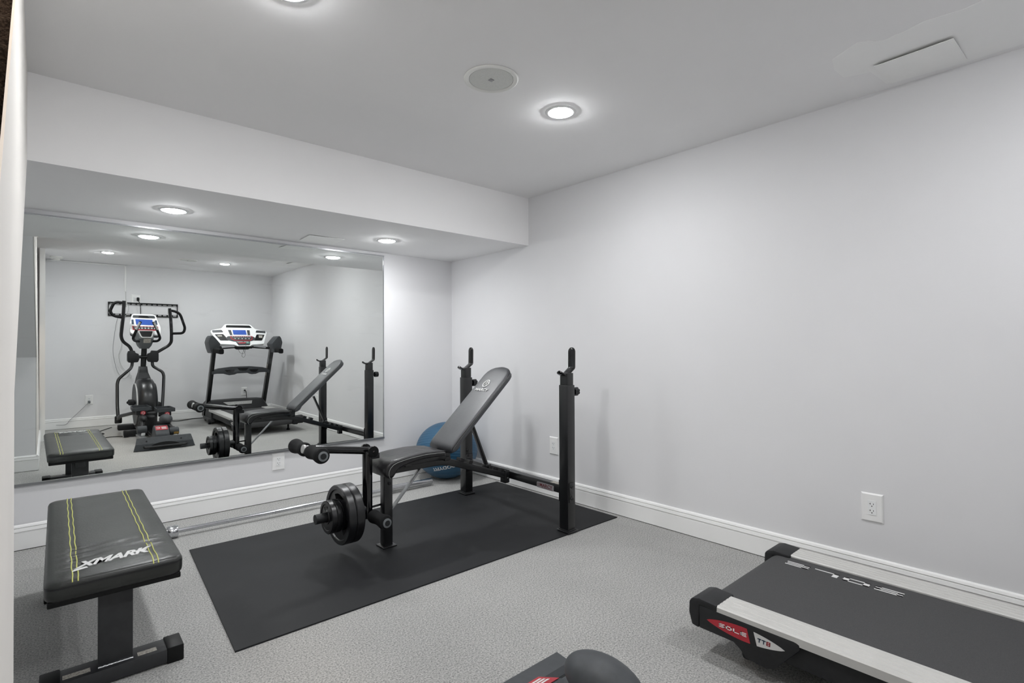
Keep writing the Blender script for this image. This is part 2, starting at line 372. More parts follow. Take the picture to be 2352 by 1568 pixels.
def speaker(x,y,label):
    t=thing('ceiling_speaker',label,'speaker',(x,y,ZC),'ceiling speakers')
    bm=B(); lathe(bm,[(.098,-.001),(.120,-.001),(.120,-.004),(.115,-.007),(.101,-.006),(.098,-.004)],(x,y,ZC),(0,0,1),48,True); obj('trim_ring',bm,M['ivory'],t)
    bm=B(); lathe(bm,[(0,-.0052),(.06,-.005),(.0965,-.004),(.0965,-.001),(0,-.001)],(x,y,ZC),(0,0,1),48); obj('grille',bm,M['grille'],t)
    bm=B(); box(bm,(x,y,ZC-.006),(.02,.02,.003),.001); obj('badge',bm,M['badge'],t)
speaker(1.4755,1.7716,'round ceiling speaker with grey grille left of the ceiling downlight')
speaker(1.4733,-.2128,'round ceiling speaker in the rear ceiling, seen only in the mirror')
def cover(P,z,label,name='vent_cover',th=.007,drop=0):
    bm=B(); a=[bm.verts.new((x,y,z-th-(drop if i in (0,1) else 0))) for i,(x,y) in enumerate(P)]; b=[bm.verts.new((x,y,z-th+.0022-(drop if i in (0,1) else 0))) for i,(x,y) in enumerate(P)]
    bm.faces.new(a); bm.faces.new(b[::-1])
    for i in range(4): bm.faces.new((a[i],a[(i+1)%4],b[(i+1)%4],b[i]))
    tag(obj(name,bm,M['panel'],None,0,loc=(sum(p[0] for p in P)/4,sum(p[1] for p in P)/4,z)),label,'cover')
cover([(2.598,.616),(2.587,.356),(2.838,.348),(2.846,.607)],ZC,'flat white rectangular cover panel in the ceiling by the right wall','access_panel',.0035,.009)
cover([(1.439,3.976),(1.426,3.738),(1.686,3.737),(1.704,3.988)],ZS,'flat pale square cover panel in the soffit above the mirror','access_panel',.0035,.003)
sd=thing('smoke_detector','ivory round smoke detector on the rear ceiling, seen in the mirror','smoke detector',(.118,-1.0,ZC))
bm=B(); lathe(bm,[(0,0),(.068,0),(.068,-.012),(.05,-.030),(0,-.030)],(.118,-1.0,ZC),(0,0,1)); obj('body',bm,M['ivory'],sd)
bm=B(); lathe(bm,[(0,-.030),(.034,-.030),(.036,-.044),(.03,-.048),(0,-.048)],(.118,-1.0,ZC),(0,0,1)); obj('sensor_cap',bm,M['ivory'],sd)

# ------------------------------------------------------------------ outlets
def outlet(c,U,N,label,wide=1,group='decora wall outlets'):
    c=Vector(c); U=Vector(U); N=Vector(N); W=V(0,0,1)
    t=thing('wall_outlet',label,'outlet',c,group)
    if wide==2: hw=.058
    else: hw=.0445
    bm=B(); pl=[(-hw,-.0665),(hw,-.0665),(hw,.0665),(-hw,.0665)]; il=[(-hw+.006,-.0605),(hw-.006,-.0605),(hw-.006,.0605),(-hw+.006,.0605)]
    rings(bm,[[c+U*a+W*b+N*h for a,b in q] for q,h in ((pl,.0003),(pl,.002),(il,.0075))]); obj('cover_plate',bm,M['plate'],t,20)
    for k,off in enumerate([0] if wide==1 else [-.023,.023]):
        bm=B(); q=roundpoly([(-.0167,-.0333),(.0167,-.0333),(.0167,.0333),(-.0167,.0333)],.003,3)
        rings(bm,[[c+U*(a+off)+W*b+N*h for a,b in q] for h in (.007,.0092)]); so=obj('socket',bm,M['white'],t,20)
        bm=B()
        for dz in (.018,-.013):
            for dx,w_,h_ in ((-.0065,.0022,.0075),(.0065,.0022,.0065),(-.0085,.004,.0018)):
                rings(bm,[[c+U*(off+dx+a*w_/2)+W*(dz+b*h_/2)+N*h for a,b in ((-1,-1),(1,-1),(1,1),(-1,1))] for h in (.0085,.0094)])
            rings(bm,[[c+U*(off+.0022*math.cos(a))+W*(dz-.0105+.0028*math.sin(a))+N*h for a in [i*PI/4 for i in range(8)]] for h in (.0085,.0094)])
        obj('slots',bm,M['black'],so,0)
    return t
outlet((XR,.7106,.3749),(0,-1,0),(-1,0,0),'white duplex outlet on the right wall above the treadmill')
outlet((XR,2.7587,.3806),(0,-1,0),(-1,0,0),'white duplex outlet on the right wall behind the weight bench upright')
outlet((1.3232,YM,.2895),(1,0,0),(0,-1,0),'white duplex outlet just below the bottom edge of the mirror')
outlet((.469,YO,.381),(-1,0,0),(0,1,0),'white outlet with a grey plug on the rear wall left of the elliptical')
outlet((2.474,YO,.378),(-1,0,0),(0,1,0),'white outlet with a black plug on the rear wall behind the treadmill, in the mirror')
outlet((1.005,YO,1.822),(-1,0,0),(0,1,0),'wide white outlet plate on the rear wall above the tv bracket, in the mirror',2)

# ------------------------------------------------------------------ rubber mat
bm=B(); Q=[V(.544,2.158,0),V(2.84,2.13,0),V(2.845,3.36,0),V(.625,3.406,0)]; nx,ny=70,40; g=[]
for j in range(ny+1):
    row=[]
    for i in range(nx+1):
        s,t_=i/nx,j/ny; p=Q[0].lerp(Q[1],s).lerp(Q[3].lerp(Q[2],s),t_)
        e=min(1,min(s,1-s,t_,1-t_)*12)
        z=.0065+e*.0035*(noise.noise(V(p.x*2.6-p.y*1.2,p.y*4.5+p.x*1.5,1.3)))+e*.0012*noise.noise(V(p.x*7,p.y*9,4))
        row.append(bm.verts.new((p.x,p.y,max(.003,z))))
    g.append(row)
for j in range(ny):
    for i in range(nx): bm.faces.new((g[j][i],g[j][i+1],g[j+1][i+1],g[j+1][i]))
bd=[g[0][i] for i in range(nx)]+[g[j][nx] for j in range(ny)]+[g[ny][i] for i in range(nx,0,-1)]+[g[j][0] for j in range(ny,0,-1)]
lo=[bm.verts.new((v.co.x,v.co.y,0)) for v in bd]
for i in range(len(bd)): bm.faces.new((bd[i],lo[i],lo[(i+1)%len(bd)],bd[(i+1)%len(bd)]))
tag(obj('rubber_mat',bm,M['mat'],None,40,loc=(1.71,2.76,0)),'large black rubber floor mat lying under the weight bench','mat')

# ------------------------------------------------------------------ weight bench
YB=2.73
wb=thing('weight_bench','black weight bench with inclined backrest, barbell uprights and leg lever on the mat','weight bench',(1.9,YB,0))
def upright(px,py):
    b=B(); box2(b,(px-.033,py-.036,.012),(px+.033,py+.036,.898),.004,2); up=obj('upright',b,M['blackmetal'],wb)
    b=B(); box2(b,(px-.046,py-.05,.0085),(px+.046,py+.05,.018),.004,2); box2(b,(px-.038,py-.041,.016),(px+.038,py+.041,.024),.003,2); obj('foot_cap',b,M['blackmetal'],up)
    b=B(); box2(b,(px-.028,py-.031,.87),(px+.026,py+.031,.972),.003,2); obj('inner_tube',b,M['blackmetal'],up)
    path=fillet([(px-.070,py,.985),(px-.060,py,.972),(px-.022,py,.953),(px+.034,py,.992),(px+.046,py,1.0),(px+.048,py,1.128)],.02,4)
    # width narrows at both rounded ends
    L=[0]
    for i in range(1,len(path)): L.append(L[-1]+(path[i]-path[i-1]).length)
    P2=[];W=[]
    tot=L[-1]; N=44
    for k in range(N+1):
        s=tot*k/N
        i=max(j for j in range(len(L)) if L[j]<=s+1e-9); i=min(i,len(path)-2); f_=(s-L[i])/max(1e-9,L[i+1]-L[i]); P2.append(path[i].lerp(path[i+1],f_))
        e=min(s,tot-s); hw=.0275
        W.append(max(.006,hw*math.sqrt(max(0,1-(1-min(1,e/hw))**2))))
    b=B(); sweep(b,P2,None,(0,1,0),secs=[rsec(2*w_,.009,.0028,2) for w_ in W]); obj('bar_hook',b,M['gloss'],up)
    b=B(); tube(b,[(px+.03,py,.853),(px+.062,py,.853)],.008,10)
    for a in range(7): tube(b,[(px+.058,py+.017*math.cos(a*2*PI/7),.853+.017*math.sin(a*2*PI/7)),(px+.094,py+.017*math.cos(a*2*PI/7),.853+.017*math.sin(a*2*PI/7))],.010,8)
    lathe(b,[(0,0),(.022,0),(.024,.006),(.024,.03),(.019,.038),(0,.038)],(px+.058,py,.853),(1,0,0),20); obj('knob',b,M['plastic'],up)
    return up
M['gloss']=mat('glossy_black_paint','0c0c0e',.14,spec=.7,var=.1)
upR=upright(2.404,2.176); upL=upright(2.446,3.255)
b=B(); P=[V(2.410,2.208,.254),V(2.443,3.222,.254)]; sweep(b,P,rsec(.05,.05,.004),(1,0,0)); cb=obj('cross_bar',b,M['blackmetal'],wb)
for lo_,hi_ in (((2.373,2.211,.185),(2.44,2.219,.315)),((2.378,2.135,.188),(2.418,2.1405,.308)),((2.41,3.212,.185),(2.475,3.22,.315))):
    b=B(); box2(b,lo_,hi_,.002); obj('bracket_plate',b,M['gloss'],cb)
for yb,z in ((2.1355,.285),(2.1355,.213),(3.2185,.345),(3.2185,.305)):
    b=B(); lathe(b,[(0,0),(.011,0),(.011,.004),(.007,.008),(0,.008)],(2.398 if yb<3 else 2.43,yb,z),(0,-1,0),12); obj('bolt',b,M['plastic'],cb)
# badge on the cross bar
U=V(-.0325,-1,0).normalized(); o=V(2.3865,2.348,.247)
b=B(); q=roundpoly([(-.077,-.018),(.077,-.018),(.077,.018),(-.077,.018)],.009,4); N=U.cross(V(0,0,1))
rings(b,[[o+U*a+V(0,0,1)*c_+N*h for a,c_ in q] for h in (-.002,.0022)]); bd=obj('badge',b,M['badge'],wb); bd['label']='silver badge with dark red MARCY lettering'
b=B(); text(b,'MARCY',.030,o+N*.0024+U*.008+V(0,0,.002),U,(0,0,1),1.15,.0,.0003,.0006)
quad_strokes(b,[(-.03,-.0125,.066,-.0105)],o+N*.0022,U,V(0,0,1))
lathe(b,[(.008,0),(.0095,0),(.0095,.0006),(.008,.0006)],o+N*.0022-U*.063,N,20,True); quad_strokes(b,[(-.064,-.008,-.062,.008)],o+N*.0022,U,V(0,0,1)); obj('lettering',b,M['darkred'],bd)
b=B(); box2(b,(2.392,2.235,.2795),(2.425,2.31,.281)); obj('sticker',b,M['label'],cb)
# main beam
b=B(); P=fillet([(1.452,YB-.01,.430),(1.865,YB-.01,.430),(2.392,YB-.01,.246)],.09,8); sweep(b,P,rsec(.045,.042,.004),(0,1,0)); beam=obj('main_beam',b,M['blackmetal'],wb)
b=B(); box2(b,(2.352,YB-.036,.205),(2.392,YB+.016,.292),.003); lathe(b,[(0,0),(.011,0),(.011,.005),(.007,.009),(0,.009)],(2.378,YB-.035,.235),(0,-1,0),12); obj('end_bracket',b,M['blackmetal'],beam)
d=V(.527,0,-.184).normalized(); n_=V(.184,0,.527).normalized()
for s in (.13,.20,.375,.43,.485,.53):
    p=V(1.865,YB-.01,.430)+d*s+n_*.021
    xf=Matrix(((d.x,0,n_.x,p.x),(0,1,0,p.y),(d.z,0,n_.z,p.z),(0,0,0,1)))
    b=B()
    for yy in (-.021,.021): box(b,(0,yy,.009),(.032,.006,.022),.002,1,xf)
    box(b,(-.012,0,.010),(.007,.05,.02),.0015,1,xf); obj('notch',b,M['blackmetal'],beam)
b=B(); P=fillet([(2.212,YB-.01,.345),(2.09,YB-.01,.625)],.01); sweep(b,[(2.212,YB-.01,.342),(2.092,YB-.01,.62)],rsec(.032,.016,.003),(0,1,0)); box2(b,(2.185,YB-.033,.338),(2.232,YB+.013,.356),.003); obj('backrest_strut',b,M['blackmetal'],wb)
# front leg
b=B(); box2(b,(1.443,YB-.046,.012),(1.494,YB+.006,.412),.003); lg=obj('front_leg',b,M['blackmetal'],wb)
b=B(); box2(b,(1.425,YB-.065,.0085),(1.512,YB+.025,.0155),.003); obj('foot_plate',b,M['blackmetal'],lg)
b=B()
for z in (.365,): lathe(b,[(0,0),(.010,0),(.010,.004),(.006,.008),(0,.008)],(1.472,YB-.046,z),(0,-1,0),12)
obj('bolt',b,M['plastic'],lg)
b=B(); sweep(b,[(1.492,YB-.02,.200),(1.692,YB-.02,.408)],rsec(.026,.010,.002),(0,1,0)); obj('diagonal_brace',b,M['steel'],wb)
# backrest pad : front and back profile with half width
dv=V(.739,0,.674); nv=V(-.674,0,.739); p0=V(1.875,YB,.553)
def pad(front,back,half,yc,m,name,parent,flat=.62,n=40):
    R=[]
    for (fx,fz),(bx,bz),hw in zip(front,back,half):
        c=V((fx+bx)/2,yc,(fz+bz)/2); a=V((fx-bx)/2,0,(fz-bz)/2); rr=[]
        for j in range(n):
            t=2*PI*j/n; ca,sa=math.cos(t),math.sin(t)
            x_=math.copysign(abs(ca)**.15,ca); y_=math.copysign(abs(sa)**.36,sa)
            k=1 if sa<0 else (1+.10*(1-x_*x_))
            rr.append(c+V(0,1,0)*hw*x_+a*y_*k)
        R.append(rr)
    b=B(); rings(b,R); return obj(name,b,m,parent,60)
fr=[(1.862,.487),(1.853,.503),(1.856,.525),(1.866,.543),(1.877,.5555)]; bk=[(1.866,.484),(1.868,.489),(1.882,.492),(1.898,.499),(1.913,.511)]; hf=[.100,.116,.121,.1225,.123]
Lp=.656
for v in [.03,.08,.16,.26,.36,.46,.54,.575,.605,.628,.645,.654,.660]:
    a=p0+dv*v; c_=a-nv*.046+V(0,0,0); e=max(0,(v-.565)/(.662-.565)); hw=.123*(1-e**2.6)**.62 if e<1 else .03
    th=1-max(0,(v-.64)/.03)*.5
    mid=(a+c_)/2; a2=mid+(a-mid)*th; c2=mid+(c_-mid)*th
    fr.append((a2.x,a2.z)); bk.append((c2.x,c2.z)); hf.append(max(.022,hw))
br=pad(fr,bk,hf,YB+.005,M['vinylback'],'backrest',wb)
def seam(fr,bk,hf,yc,k,name,m,parent,rad=.0022,sides=(1,-1)):
    b=B()
    out=None
    for s in sides:
        b=B(); P=[V(fx*(1-k)+bx*k,yc+s*(hw+.0012),fz*(1-k)+bz*k) for (fx,fz),(bx,bz),hw in zip(fr,bk,hf)][1:]
        if len(sides)==2 and s==-1: P=P[::-1]
        tube(b,P,rad,6); out=obj(name,b,m,parent)
    return out
seam(fr,bk,hf,YB+.005,.22,'piping',M['vinyl'],br,.003); seam(fr,bk,hf,YB+.005,.34,'stitching',M['thread'],br,.0011)
lg_o=p0+nv*.0050
Ub,Wb=V(0,-1,0),dv
b=B(); e0=lg_o+V(0,.018,0)+dv*.490
rings(b,[[e0+V(0,1,0)*(r*math.cos(t))+dv*(r*1.12*math.sin(t))+nv*h for t in [i*2*PI/40 for i in range(40)]] for r,h in ((.0295,-.004),(.0295,.0012),(.0235,.0012),(.0235,-.004))],closed=True)
def bar2(b,p,q,w_,o):
    p=Vector((*p,0)); q=Vector((*q,0)); t=(q-p).normalized(); s=V(-t.y,t.x,0)*w_/2
    prism(b,[(v.x,v.y) for v in (p-s,q-s,q+s,p+s)],o,Ub,Wb,.0009)
for p,q in (((-.014,-.021),(.001,.006)),((.014,-.021),(.001,.006)),((-.019,.004),(.001,.022)),((.020,.002),(.001,.022)),((.001,.0),(.001,.024))): bar2(b,p,q,.0045,e0-nv*.0005)
text(b,'MARCY',.0315,lg_o+V(0,.018,0)+dv*.431+nv*.0006,Ub,Wb,1.22,.12,.0006,.0008); lt=obj('logo_print',b,M['printlogo'] if 'printlogo' in M else M['print'],br,0)
# seat pad
fr=[(1.812,.506),(1.80,.513),(1.74,.520),(1.66,.522),(1.60,.519),(1.55,.517),(1.51,.513),(1.47,.507),(1.44,.496),(1.42,.478),(1.410,.455),(1.413,.43),(1.425,.414),(1.442,.406)]
bk=[(1.812,.486),(1.80,.479),(1.74,.484),(1.66,.486),(1.60,.482),(1.56,.474),(1.53,.466),(1.508,.458),(1.495,.450),(1.487,.441),(1.481,.433),(1.474,.424),(1.466,.415),(1.456,.408)]
hf=[.118,.124,.128,.130,.131,.131,.130,.128,.126,.125,.124,.122,.120,.112]
se=pad(fr,bk,hf,YB+.004,M['seatvinyl'] if 'seatvinyl' in M else M['vinyl2'],'seat',wb)
seam(fr,bk,hf,YB+.004,.30,'stitching',M['thread'],se,.0017)
b=B(); box2(b,(1.50,YB-.075,.452),(1.84,YB-.045,.484),.003); box2(b,(1.50,YB+.045,.452),(1.84,YB+.075,.484),.003); box2(b,(1.83,YB-.06,.44),(1.885,YB-.035,.50),.004); box2(b,(1.83,YB+.03,.44),(1.885,YB+.055,.50),.004); box2(b,(1.56,YB-.075,.446),(1.60,YB+.075,.456),.002); box2(b,(1.835,YB-.07,.438),(1.88,YB+.06,.462),.004); obj('seat_frame',b,M['blackmetal'],wb)
b=B(); a=p0-nv*.05; box2(b,(0,-.0,0),(.001,.001,.001))
for yy in (-.05,.05): sweep(b,[a+dv*.0+V(0,yy,0),a+dv*.5+V(0,yy,0)],rsec(.022,.022,.003),(0,1,0))
bmesh.ops.delete(b,geom=[v for v in b.verts if v.co.length<.01],context='VERTS'); obj('backrest_rails',b,M['blackmetal'],wb)
# leg lever
b=B(); tube(b,[(1.372,YB,.556),(1.012,YB,.613)],.0205,20); la=obj('lever_arm',b,M['gloss'],wb)
b=B(); lathe(b,[(0,0),(.0215,0),(.0225,.003),(.0225,.012),(.020,.014),(0,.014)],(1.016,YB,.6124),(-.988,0,.156),24); obj('end_cap',b,M['silver'],la)['label']='silver end cap'
b=B(); tube(b,[(1.362,YB,.556),(1.362,YB,.186)],.0275,20); obj('lever_post',b,M['gloss'],wb)
for s in (-1,1):
    b=B(); lathe(b,[(0,0),(.031,0),(.0325,.003),(.0325,.009),(.031,.012),(0,.012)],(1.374,YB+s*.040,.556),(0,s,0),28); lathe(b,[(0,.012),(.008,.012),(.007,.016),(.003,.019),(0,.019)],(1.374,YB+s*.040,.556),(0,s,0),14); obj('pivot_disc',b,M['gloss'],wb)
b=B(); box2(b,(1.375,YB-.026,.510),(1.425,YB+.026,.542),.004); box2(b,(1.43,YB-.026,.42),(1.455,YB+.026,.49),.003); obj('pivot_bracket',b,M['blackmetal'],wb)
b=B(); tube(b,[(1.385,YB-.005,.240),(1.446,YB-.005,.243)],.006,10); obj('stop_bolt',b,M['gloss'],wb)
prof=[(.012,0),(.030,.0),(.037,.004),(.0395,.014),(.0385,.028),(.0345,.055),(.032,.078),(.0325,.105),(.0355,.130),(.0365,.145),(.033,.158),(.012,.160)]
for (px,pz) in ((1.032,.602),(1.378,.198)):
    b=B(); tube(b,[(px,YB-.198,pz),(px,YB+.198,pz)],.0125,14); rod=obj('pad_rod',b,M['gloss'],wb)
    for s in (-1,1):
        b=B(); lathe(b,prof,(px,YB+s*.19,pz),(0,-s,0),28); fp=obj('foam_pad',b,M['foam'],wb)
        b=B(); lathe(b,[(0,0),(.0225,0),(.0245,.003),(.0245,.008),(.0165,.010),(.0150,.009),(0,.009)],(px,YB+s*.190,pz),(0,s,0),28); obj('pad_cap',b,M['mgrey'],fp)['label']='grey round end cap'
        b=B(); lathe(b,[(0,.0092),(.0150,.0092),(.0145,.0105),(0,.0105)],(px,YB+s*.190,pz),(0,s,0),24); obj('cap_plug',b,M['plastic'],fp)
b=B(); ax=V(1,0,.0).normalized(); tube(b,[(1.345,YB,.238),(1.068,YB,.238)],.0252,20); obj('weight_rod',b,M['gplastic2'] if 'gplastic2' in M else M['plastic'],wb)

# ------------------------------------------------------------------ weight plates on the lever rod
def grip_plate(xc,label):
    """large plate with three hand openings; axis x"""
    n=96; rad=[.0262,.036,.040,.070,.074,.083,.112,.122,.130,.134,.1535,.1575]; hh=[.0225,.0225,.0225,.0225,.0105,.0105,.0105,.0105,.0105,.020,.0225,.0185]
    hh=[.0215,.0215,.0190,.0165,.0125,.0125,.0125,.0125,.0130,.0195,.0215,.0165]
    zc=.2365; b=B()
    def P(i,j,s): 
        a=2*PI*j/n; return V(xc+s*hh[i],YB+rad[i]*math.cos(a),zc+rad[i]*math.sin(a))
    hole=lambda i,j: i in (5,) and any(abs((j-h+n//2)%n-n//2)<8 for h in (24,56,88))
    G={s:[[b.verts.new(P(i,j,s)) for j in range(n)] for i in range(len(rad))] for s in (1,-1)}
    for i in range(len(rad)-1):
        for j in range(n):
            k=(j+1)%n
            if hole(i,j):
                for (i1,j1),(i2,j2),nb in (((i,j),(i,k),(i-1,j)),((i+1,j),(i+1,k),(i+1,j)),((i,j),(i+1,j),(i,(j-1)%n)),((i,k),(i+1,k),(i,k))):
                    if not hole(*nb): b.faces.new((G[1][i1][j1],G[1][i2][j2],G[-1][i2][j2],G[-1][i1][j1]))
                continue
            b.faces.new((G[1][i][j],G[1][i][k],G[1][i+1][k],G[1][i+1][j])); b.faces.new((G[-1][i][j],G[-1][i+1][j],G[-1][i+1][k],G[-1][i][k]))
    for i in (0,len(rad)-1):
        for j in range(n): k=(j+1)%n; b.faces.new((G[1][i][j],G[1][i][k],G[-1][i][k],G[-1][i][j]))
    return tag(obj('weight_plate',b,M['iron'],None,30,loc=(xc,YB,zc)),label,'weight plate','plates on the lever rod')
def small_plate(xc,label,num=None):
    zc=.2365; b=B()
    lathe(b,[(.0262,-.0145),(.034,-.0145),(.036,-.011),(.066,-.011),(.069,-.0145),(.083,-.0145),(.0865,-.011),(.0865,.011),(.083,.0145),(.069,.0145),(.066,.011),(.036,.011),(.034,.0145),(.0262,.0145)],(xc,YB,zc),(1,0,0),64,True)
    if num:
        text(b,num,.026,(xc-.0112,YB+.026,zc+.040),(0,-1,0),(0,0,1),1,0,.0012,.0006); text(b,'LB',.016,(xc-.0112,YB-.006,zc+.052),(0,-1,0),(0,0,1),1,0,.001,.0004)
    return tag(obj('weight_plate',b,M['iron'],None,30,loc=(xc,YB,zc)),label,'weight plate','plates on the lever rod')
grip_plate(1.2085,'large black weight plate with hand openings, the outer of two on the lever rod')
grip_plate(1.2530,'large black weight plate on the lever rod, the inner one next to the lever post')
small_plate(1.1415,'small black weight plate at the outer end of the lever rod, numbered face showing','5')
small_plate(1.1710,'small black weight plate sandwiched between the outer small plate and the large plates')

# ------------------------------------------------------------------ barbell on the floor
za=.0365; A=V(.19,3.7135,za); Bq=V(2.393,3.6560,za); ax=(Bq-A).normalized()
bl=thing('barbell','long chrome olympic barbell lying on the carpet under the mirror','barbell',((A+Bq)/2).to_tuple()[:2]+(0,))
b=B(); tube(b,[A+ax*.03,Bq-ax*.03],.014,20); obj('shaft',b,M['chrome'],bl)
for s in (.70,.98,1.25,1.52):
    b=B(); tube(b,[A+ax*s,A+ax*(s+.004)],.0143,20); obj('knurl_ring',b,M['steel'],bl)
for e,dr in ((A,ax),(Bq,-ax)):
    b=B(); lathe(b,[(.012,0),(.021,0),(.0245,.004),(.0245,.375),(.022,.378),(.012,.378)],e,dr,28); obj('sleeve',b,M['sleeve'],bl)
    b=B(); lathe(b,[(.014,.374),(.034,.374),(.0365,.378),(.0365,.425),(.034,.429),(.014,.429)],e,dr,32); obj('collar',b,M['chrome'],bl)
    b=B(); lathe(b,[(0,-.001),(.019,-.001),(.019,.003),(0,.003)],e,dr,24); obj('end_cap',b,M['steel'],bl)

# ------------------------------------------------------------------ exercise ball
bc=V(2.625,3.775,.240)
eb=thing('exercise_ball','blue inflatable exercise ball in the corner behind the weight bench','ball',(bc.x,bc.y,0))
b=B(); sphere(b,bc,1,64,40,(.265,.265,.240)); obj('shell',b,M['ball'],eb,60)
b=B(); text(b,'BODYFIT',.046,(0,0,0),(1,0,0),(0,1,0),1,.0,.0005,.001)
az0,el0=math.radians(-132),math.radians(-25.0); rot=math.radians(180+14)
for v in b.verts:
    x,y=v.co.x,v.co.y; x,y=x*math.cos(rot)-y*math.sin(rot),x*math.sin(rot)+y*math.cos(rot)
    el=el0+y/.254; az=az0+x/.254/math.cos(el0); q=V(math.cos(el)*math.cos(az)*.265,math.cos(el)*math.sin(az)*.265,math.sin(el)*.240); v.co=bc+q*(1.002+v.co.z/.25)
obj('lettering',b,M['print'],eb,0)

# ------------------------------------------------------------------ flat bench
XF=Matrix.Translation((.206,2.765,0)) @ Matrix.Rotation(math.radians(-1.05),4,'Z')
fb=thing('flat_bench','flat black padded bench with yellow stitching in the left foreground','bench',(.206,2.765,0))
def fobj(name,b,m,parent=fb,ang=35): b.transform(XF); return obj(name,b,m,parent,ang)
b=B(); out=roundpoly([(-.186,-.597),(.186,-.597),(.186,.597),(-.186,.597)],.042,6)
levels=[(.344,.006),(.350,.0015),(.364,0),(.385,0),(.394,.0015),(.400,.005),(.404,.012),(.4065,.026)]
rg=[]
for z,ins in levels: rg.append([V(x*(1-ins/.186),y*(1-ins/.597),z) for x,y in out])
# pillow top with creases
rings(b,rg,cap=True)
top=[f for f in b.faces if len(f.verts)>6 and f.normal.z!=0 and f.calc_center_median().z>.40]
bmesh.ops.delete(b,geom=top,context='FACES_ONLY')
nx,ny=30,96; hx,hy=.186*(1-.026/.186),.597*(1-.026/.597)
def sd_in(x,y):
    r=.036; qx=abs(x)-(hx-r); qy=abs(y)-(hy-r); return -(math.hypot(max(qx,0),max(qy,0))+min(max(qx,qy),0)-r)
DENT=[(-.075,-.40,.05,.014),(-.070,-.335,.055,.013),(-.07,-.285,.06,.012),(.035,-.30,.03,.010),(.11,-.36,.05,.012),(.14,-.31,.03,.010),(-.07,-.47,.07,.014),(.13,-.42,.04,.010)]
gv={}
for j in range(ny+1):
    for i in range(nx+1):
        x=-hx+2*hx*i/nx; y=-hy+2*hy*j/ny; s=sd_in(x,y)
        if s<-1e-4:
            # pull corner points to the rounded border
            cx=math.copysign(hx-.036,x); cy=math.copysign(hy-.036,y); d2=math.hypot(x-cx,y-cy); x=cx+(x-cx)*.036/d2; y=cy+(y-cy)*.036/d2; s=0
        z=.4065+min(.004,s*.10)
        for dx,dy,lx,ly in DENT:
            q=((x-dx)/lx)**2+((y-dy-.15*(x-dx))/ly)**2; z-=.0085*math.exp(-q)*min(1,s*40)
        for sx in (-.110,.104): z-=.0016*math.exp(-((x-sx)/.010)**2)*min(1,s*60)
        gv[i,j]=b.verts.new((x,y,z))
for j in range(ny):
    for i in range(nx): b.faces.new((gv[i,j],gv[i+1,j],gv[i+1,j+1],gv[i,j+1]))
bmesh.ops.remove_doubles(b,verts=b.verts[:],dist=.0004)
bp=fobj('pad',b,M['vinylb'] if 'vinylb' in M else M['vinyl2'],fb,70)
b=B()
for sx in (-.117,-.103,.097,.111):
    P=[]
    for j in range(49):
        y=-.583+1.166*j/48; s=sd_in(sx,y); z=.4069+min(.004,max(0,s)*.10)-.0016*math.exp(-(.007/.010)**2)
        for dx,dy,lx,ly in DENT: z-=.0085*math.exp(-(((sx-dx)/lx)**2+((y-dy-.15*(sx-dx))/ly)**2))*min(1,max(0,s)*40)
        P.append((sx+.0012*math.sin(j*1.1),y,z))
    tube(b,[(sx,-.594,.398)]+P+[(sx,.594,.398)],.0019,6)
fobj('stitching',b,M['yellow'],bp)['label']='four lines of yellow stitching'
b=B(); out2=[(x*1.0015,y*1.0005) for x,y in out]
rings(b,[[V(x,y,z) for x,y in out2] for z in (.383,.386,.389)]); fobj('piping',b,M['vinyl'],bp)
b=B(); text(b,'XMARK',.078,(-.008,-.478,.4115),V(1,.10,0),V(0,1,0),.76,.40,.0012,.0030,.95)
prism(b,[(-.118,-.535),(-.112,-.517),(-.080,-.507),(-.076,-.522)],(0,0,.4105),(1,0,0),(0,1,0),.001); prism(b,[(.055,-.470),(.088,-.468),(.094,-.447),(.06,-.453)],(0,0,.4105),(1,0,0),(0,1,0),.001)
fobj('lettering',b,M['print'],bp,0)
b=B(); box2(b,(-.178,-.586,.326),(.178,.586,.346),.004); fobj('pad_board',b,M['black'])
b=B(); box2(b,(-.028,-.47,.272),(.028,.47,.331),.004); box2(b,(-.11,-.49,.318),(.11,-.45,.331),.002); box2(b,(-.11,.36,.318),(.11,.40,.331),.002); fobj('spine',b,M['darkmetal'])
for yy in (-.482,.40):
    b=B(); box2(b,(-.0485,yy-.014,.05),(.0485,yy+.014,.320),.004); po=fobj('post',b,M['darkmetal'])
    yf=yy+.012
    b=B(); box2(b,(-.165,yf-.048,.004),(.165,yf+.048,.054),.006); ft=fobj('foot_tube',b,M['darkmetal'])
    b=B(); tube(b,[(-.0485+.097*k/16,yy-.0155,.0555+.0008*math.sin(k*2.7)) for k in range(17)],.0035,6); fobj('weld_seam',b,M['steel'],ft)
    for s in (-1,1):
        b=B(); box2(b,(s*.172-.026,yf-.0505,0),(s*.172+.026,yf+.0505,.058),.004); fobj('foot_cap',b,M['black'],ft)
    for xa,xb in ((-.140,-.068),(.062,.118)):
        b=B(); box2(b,(xa,yf-.030,.0538),(xb,yf-.003,.0548)); fobj('label_sticker',b,M['label'],ft)

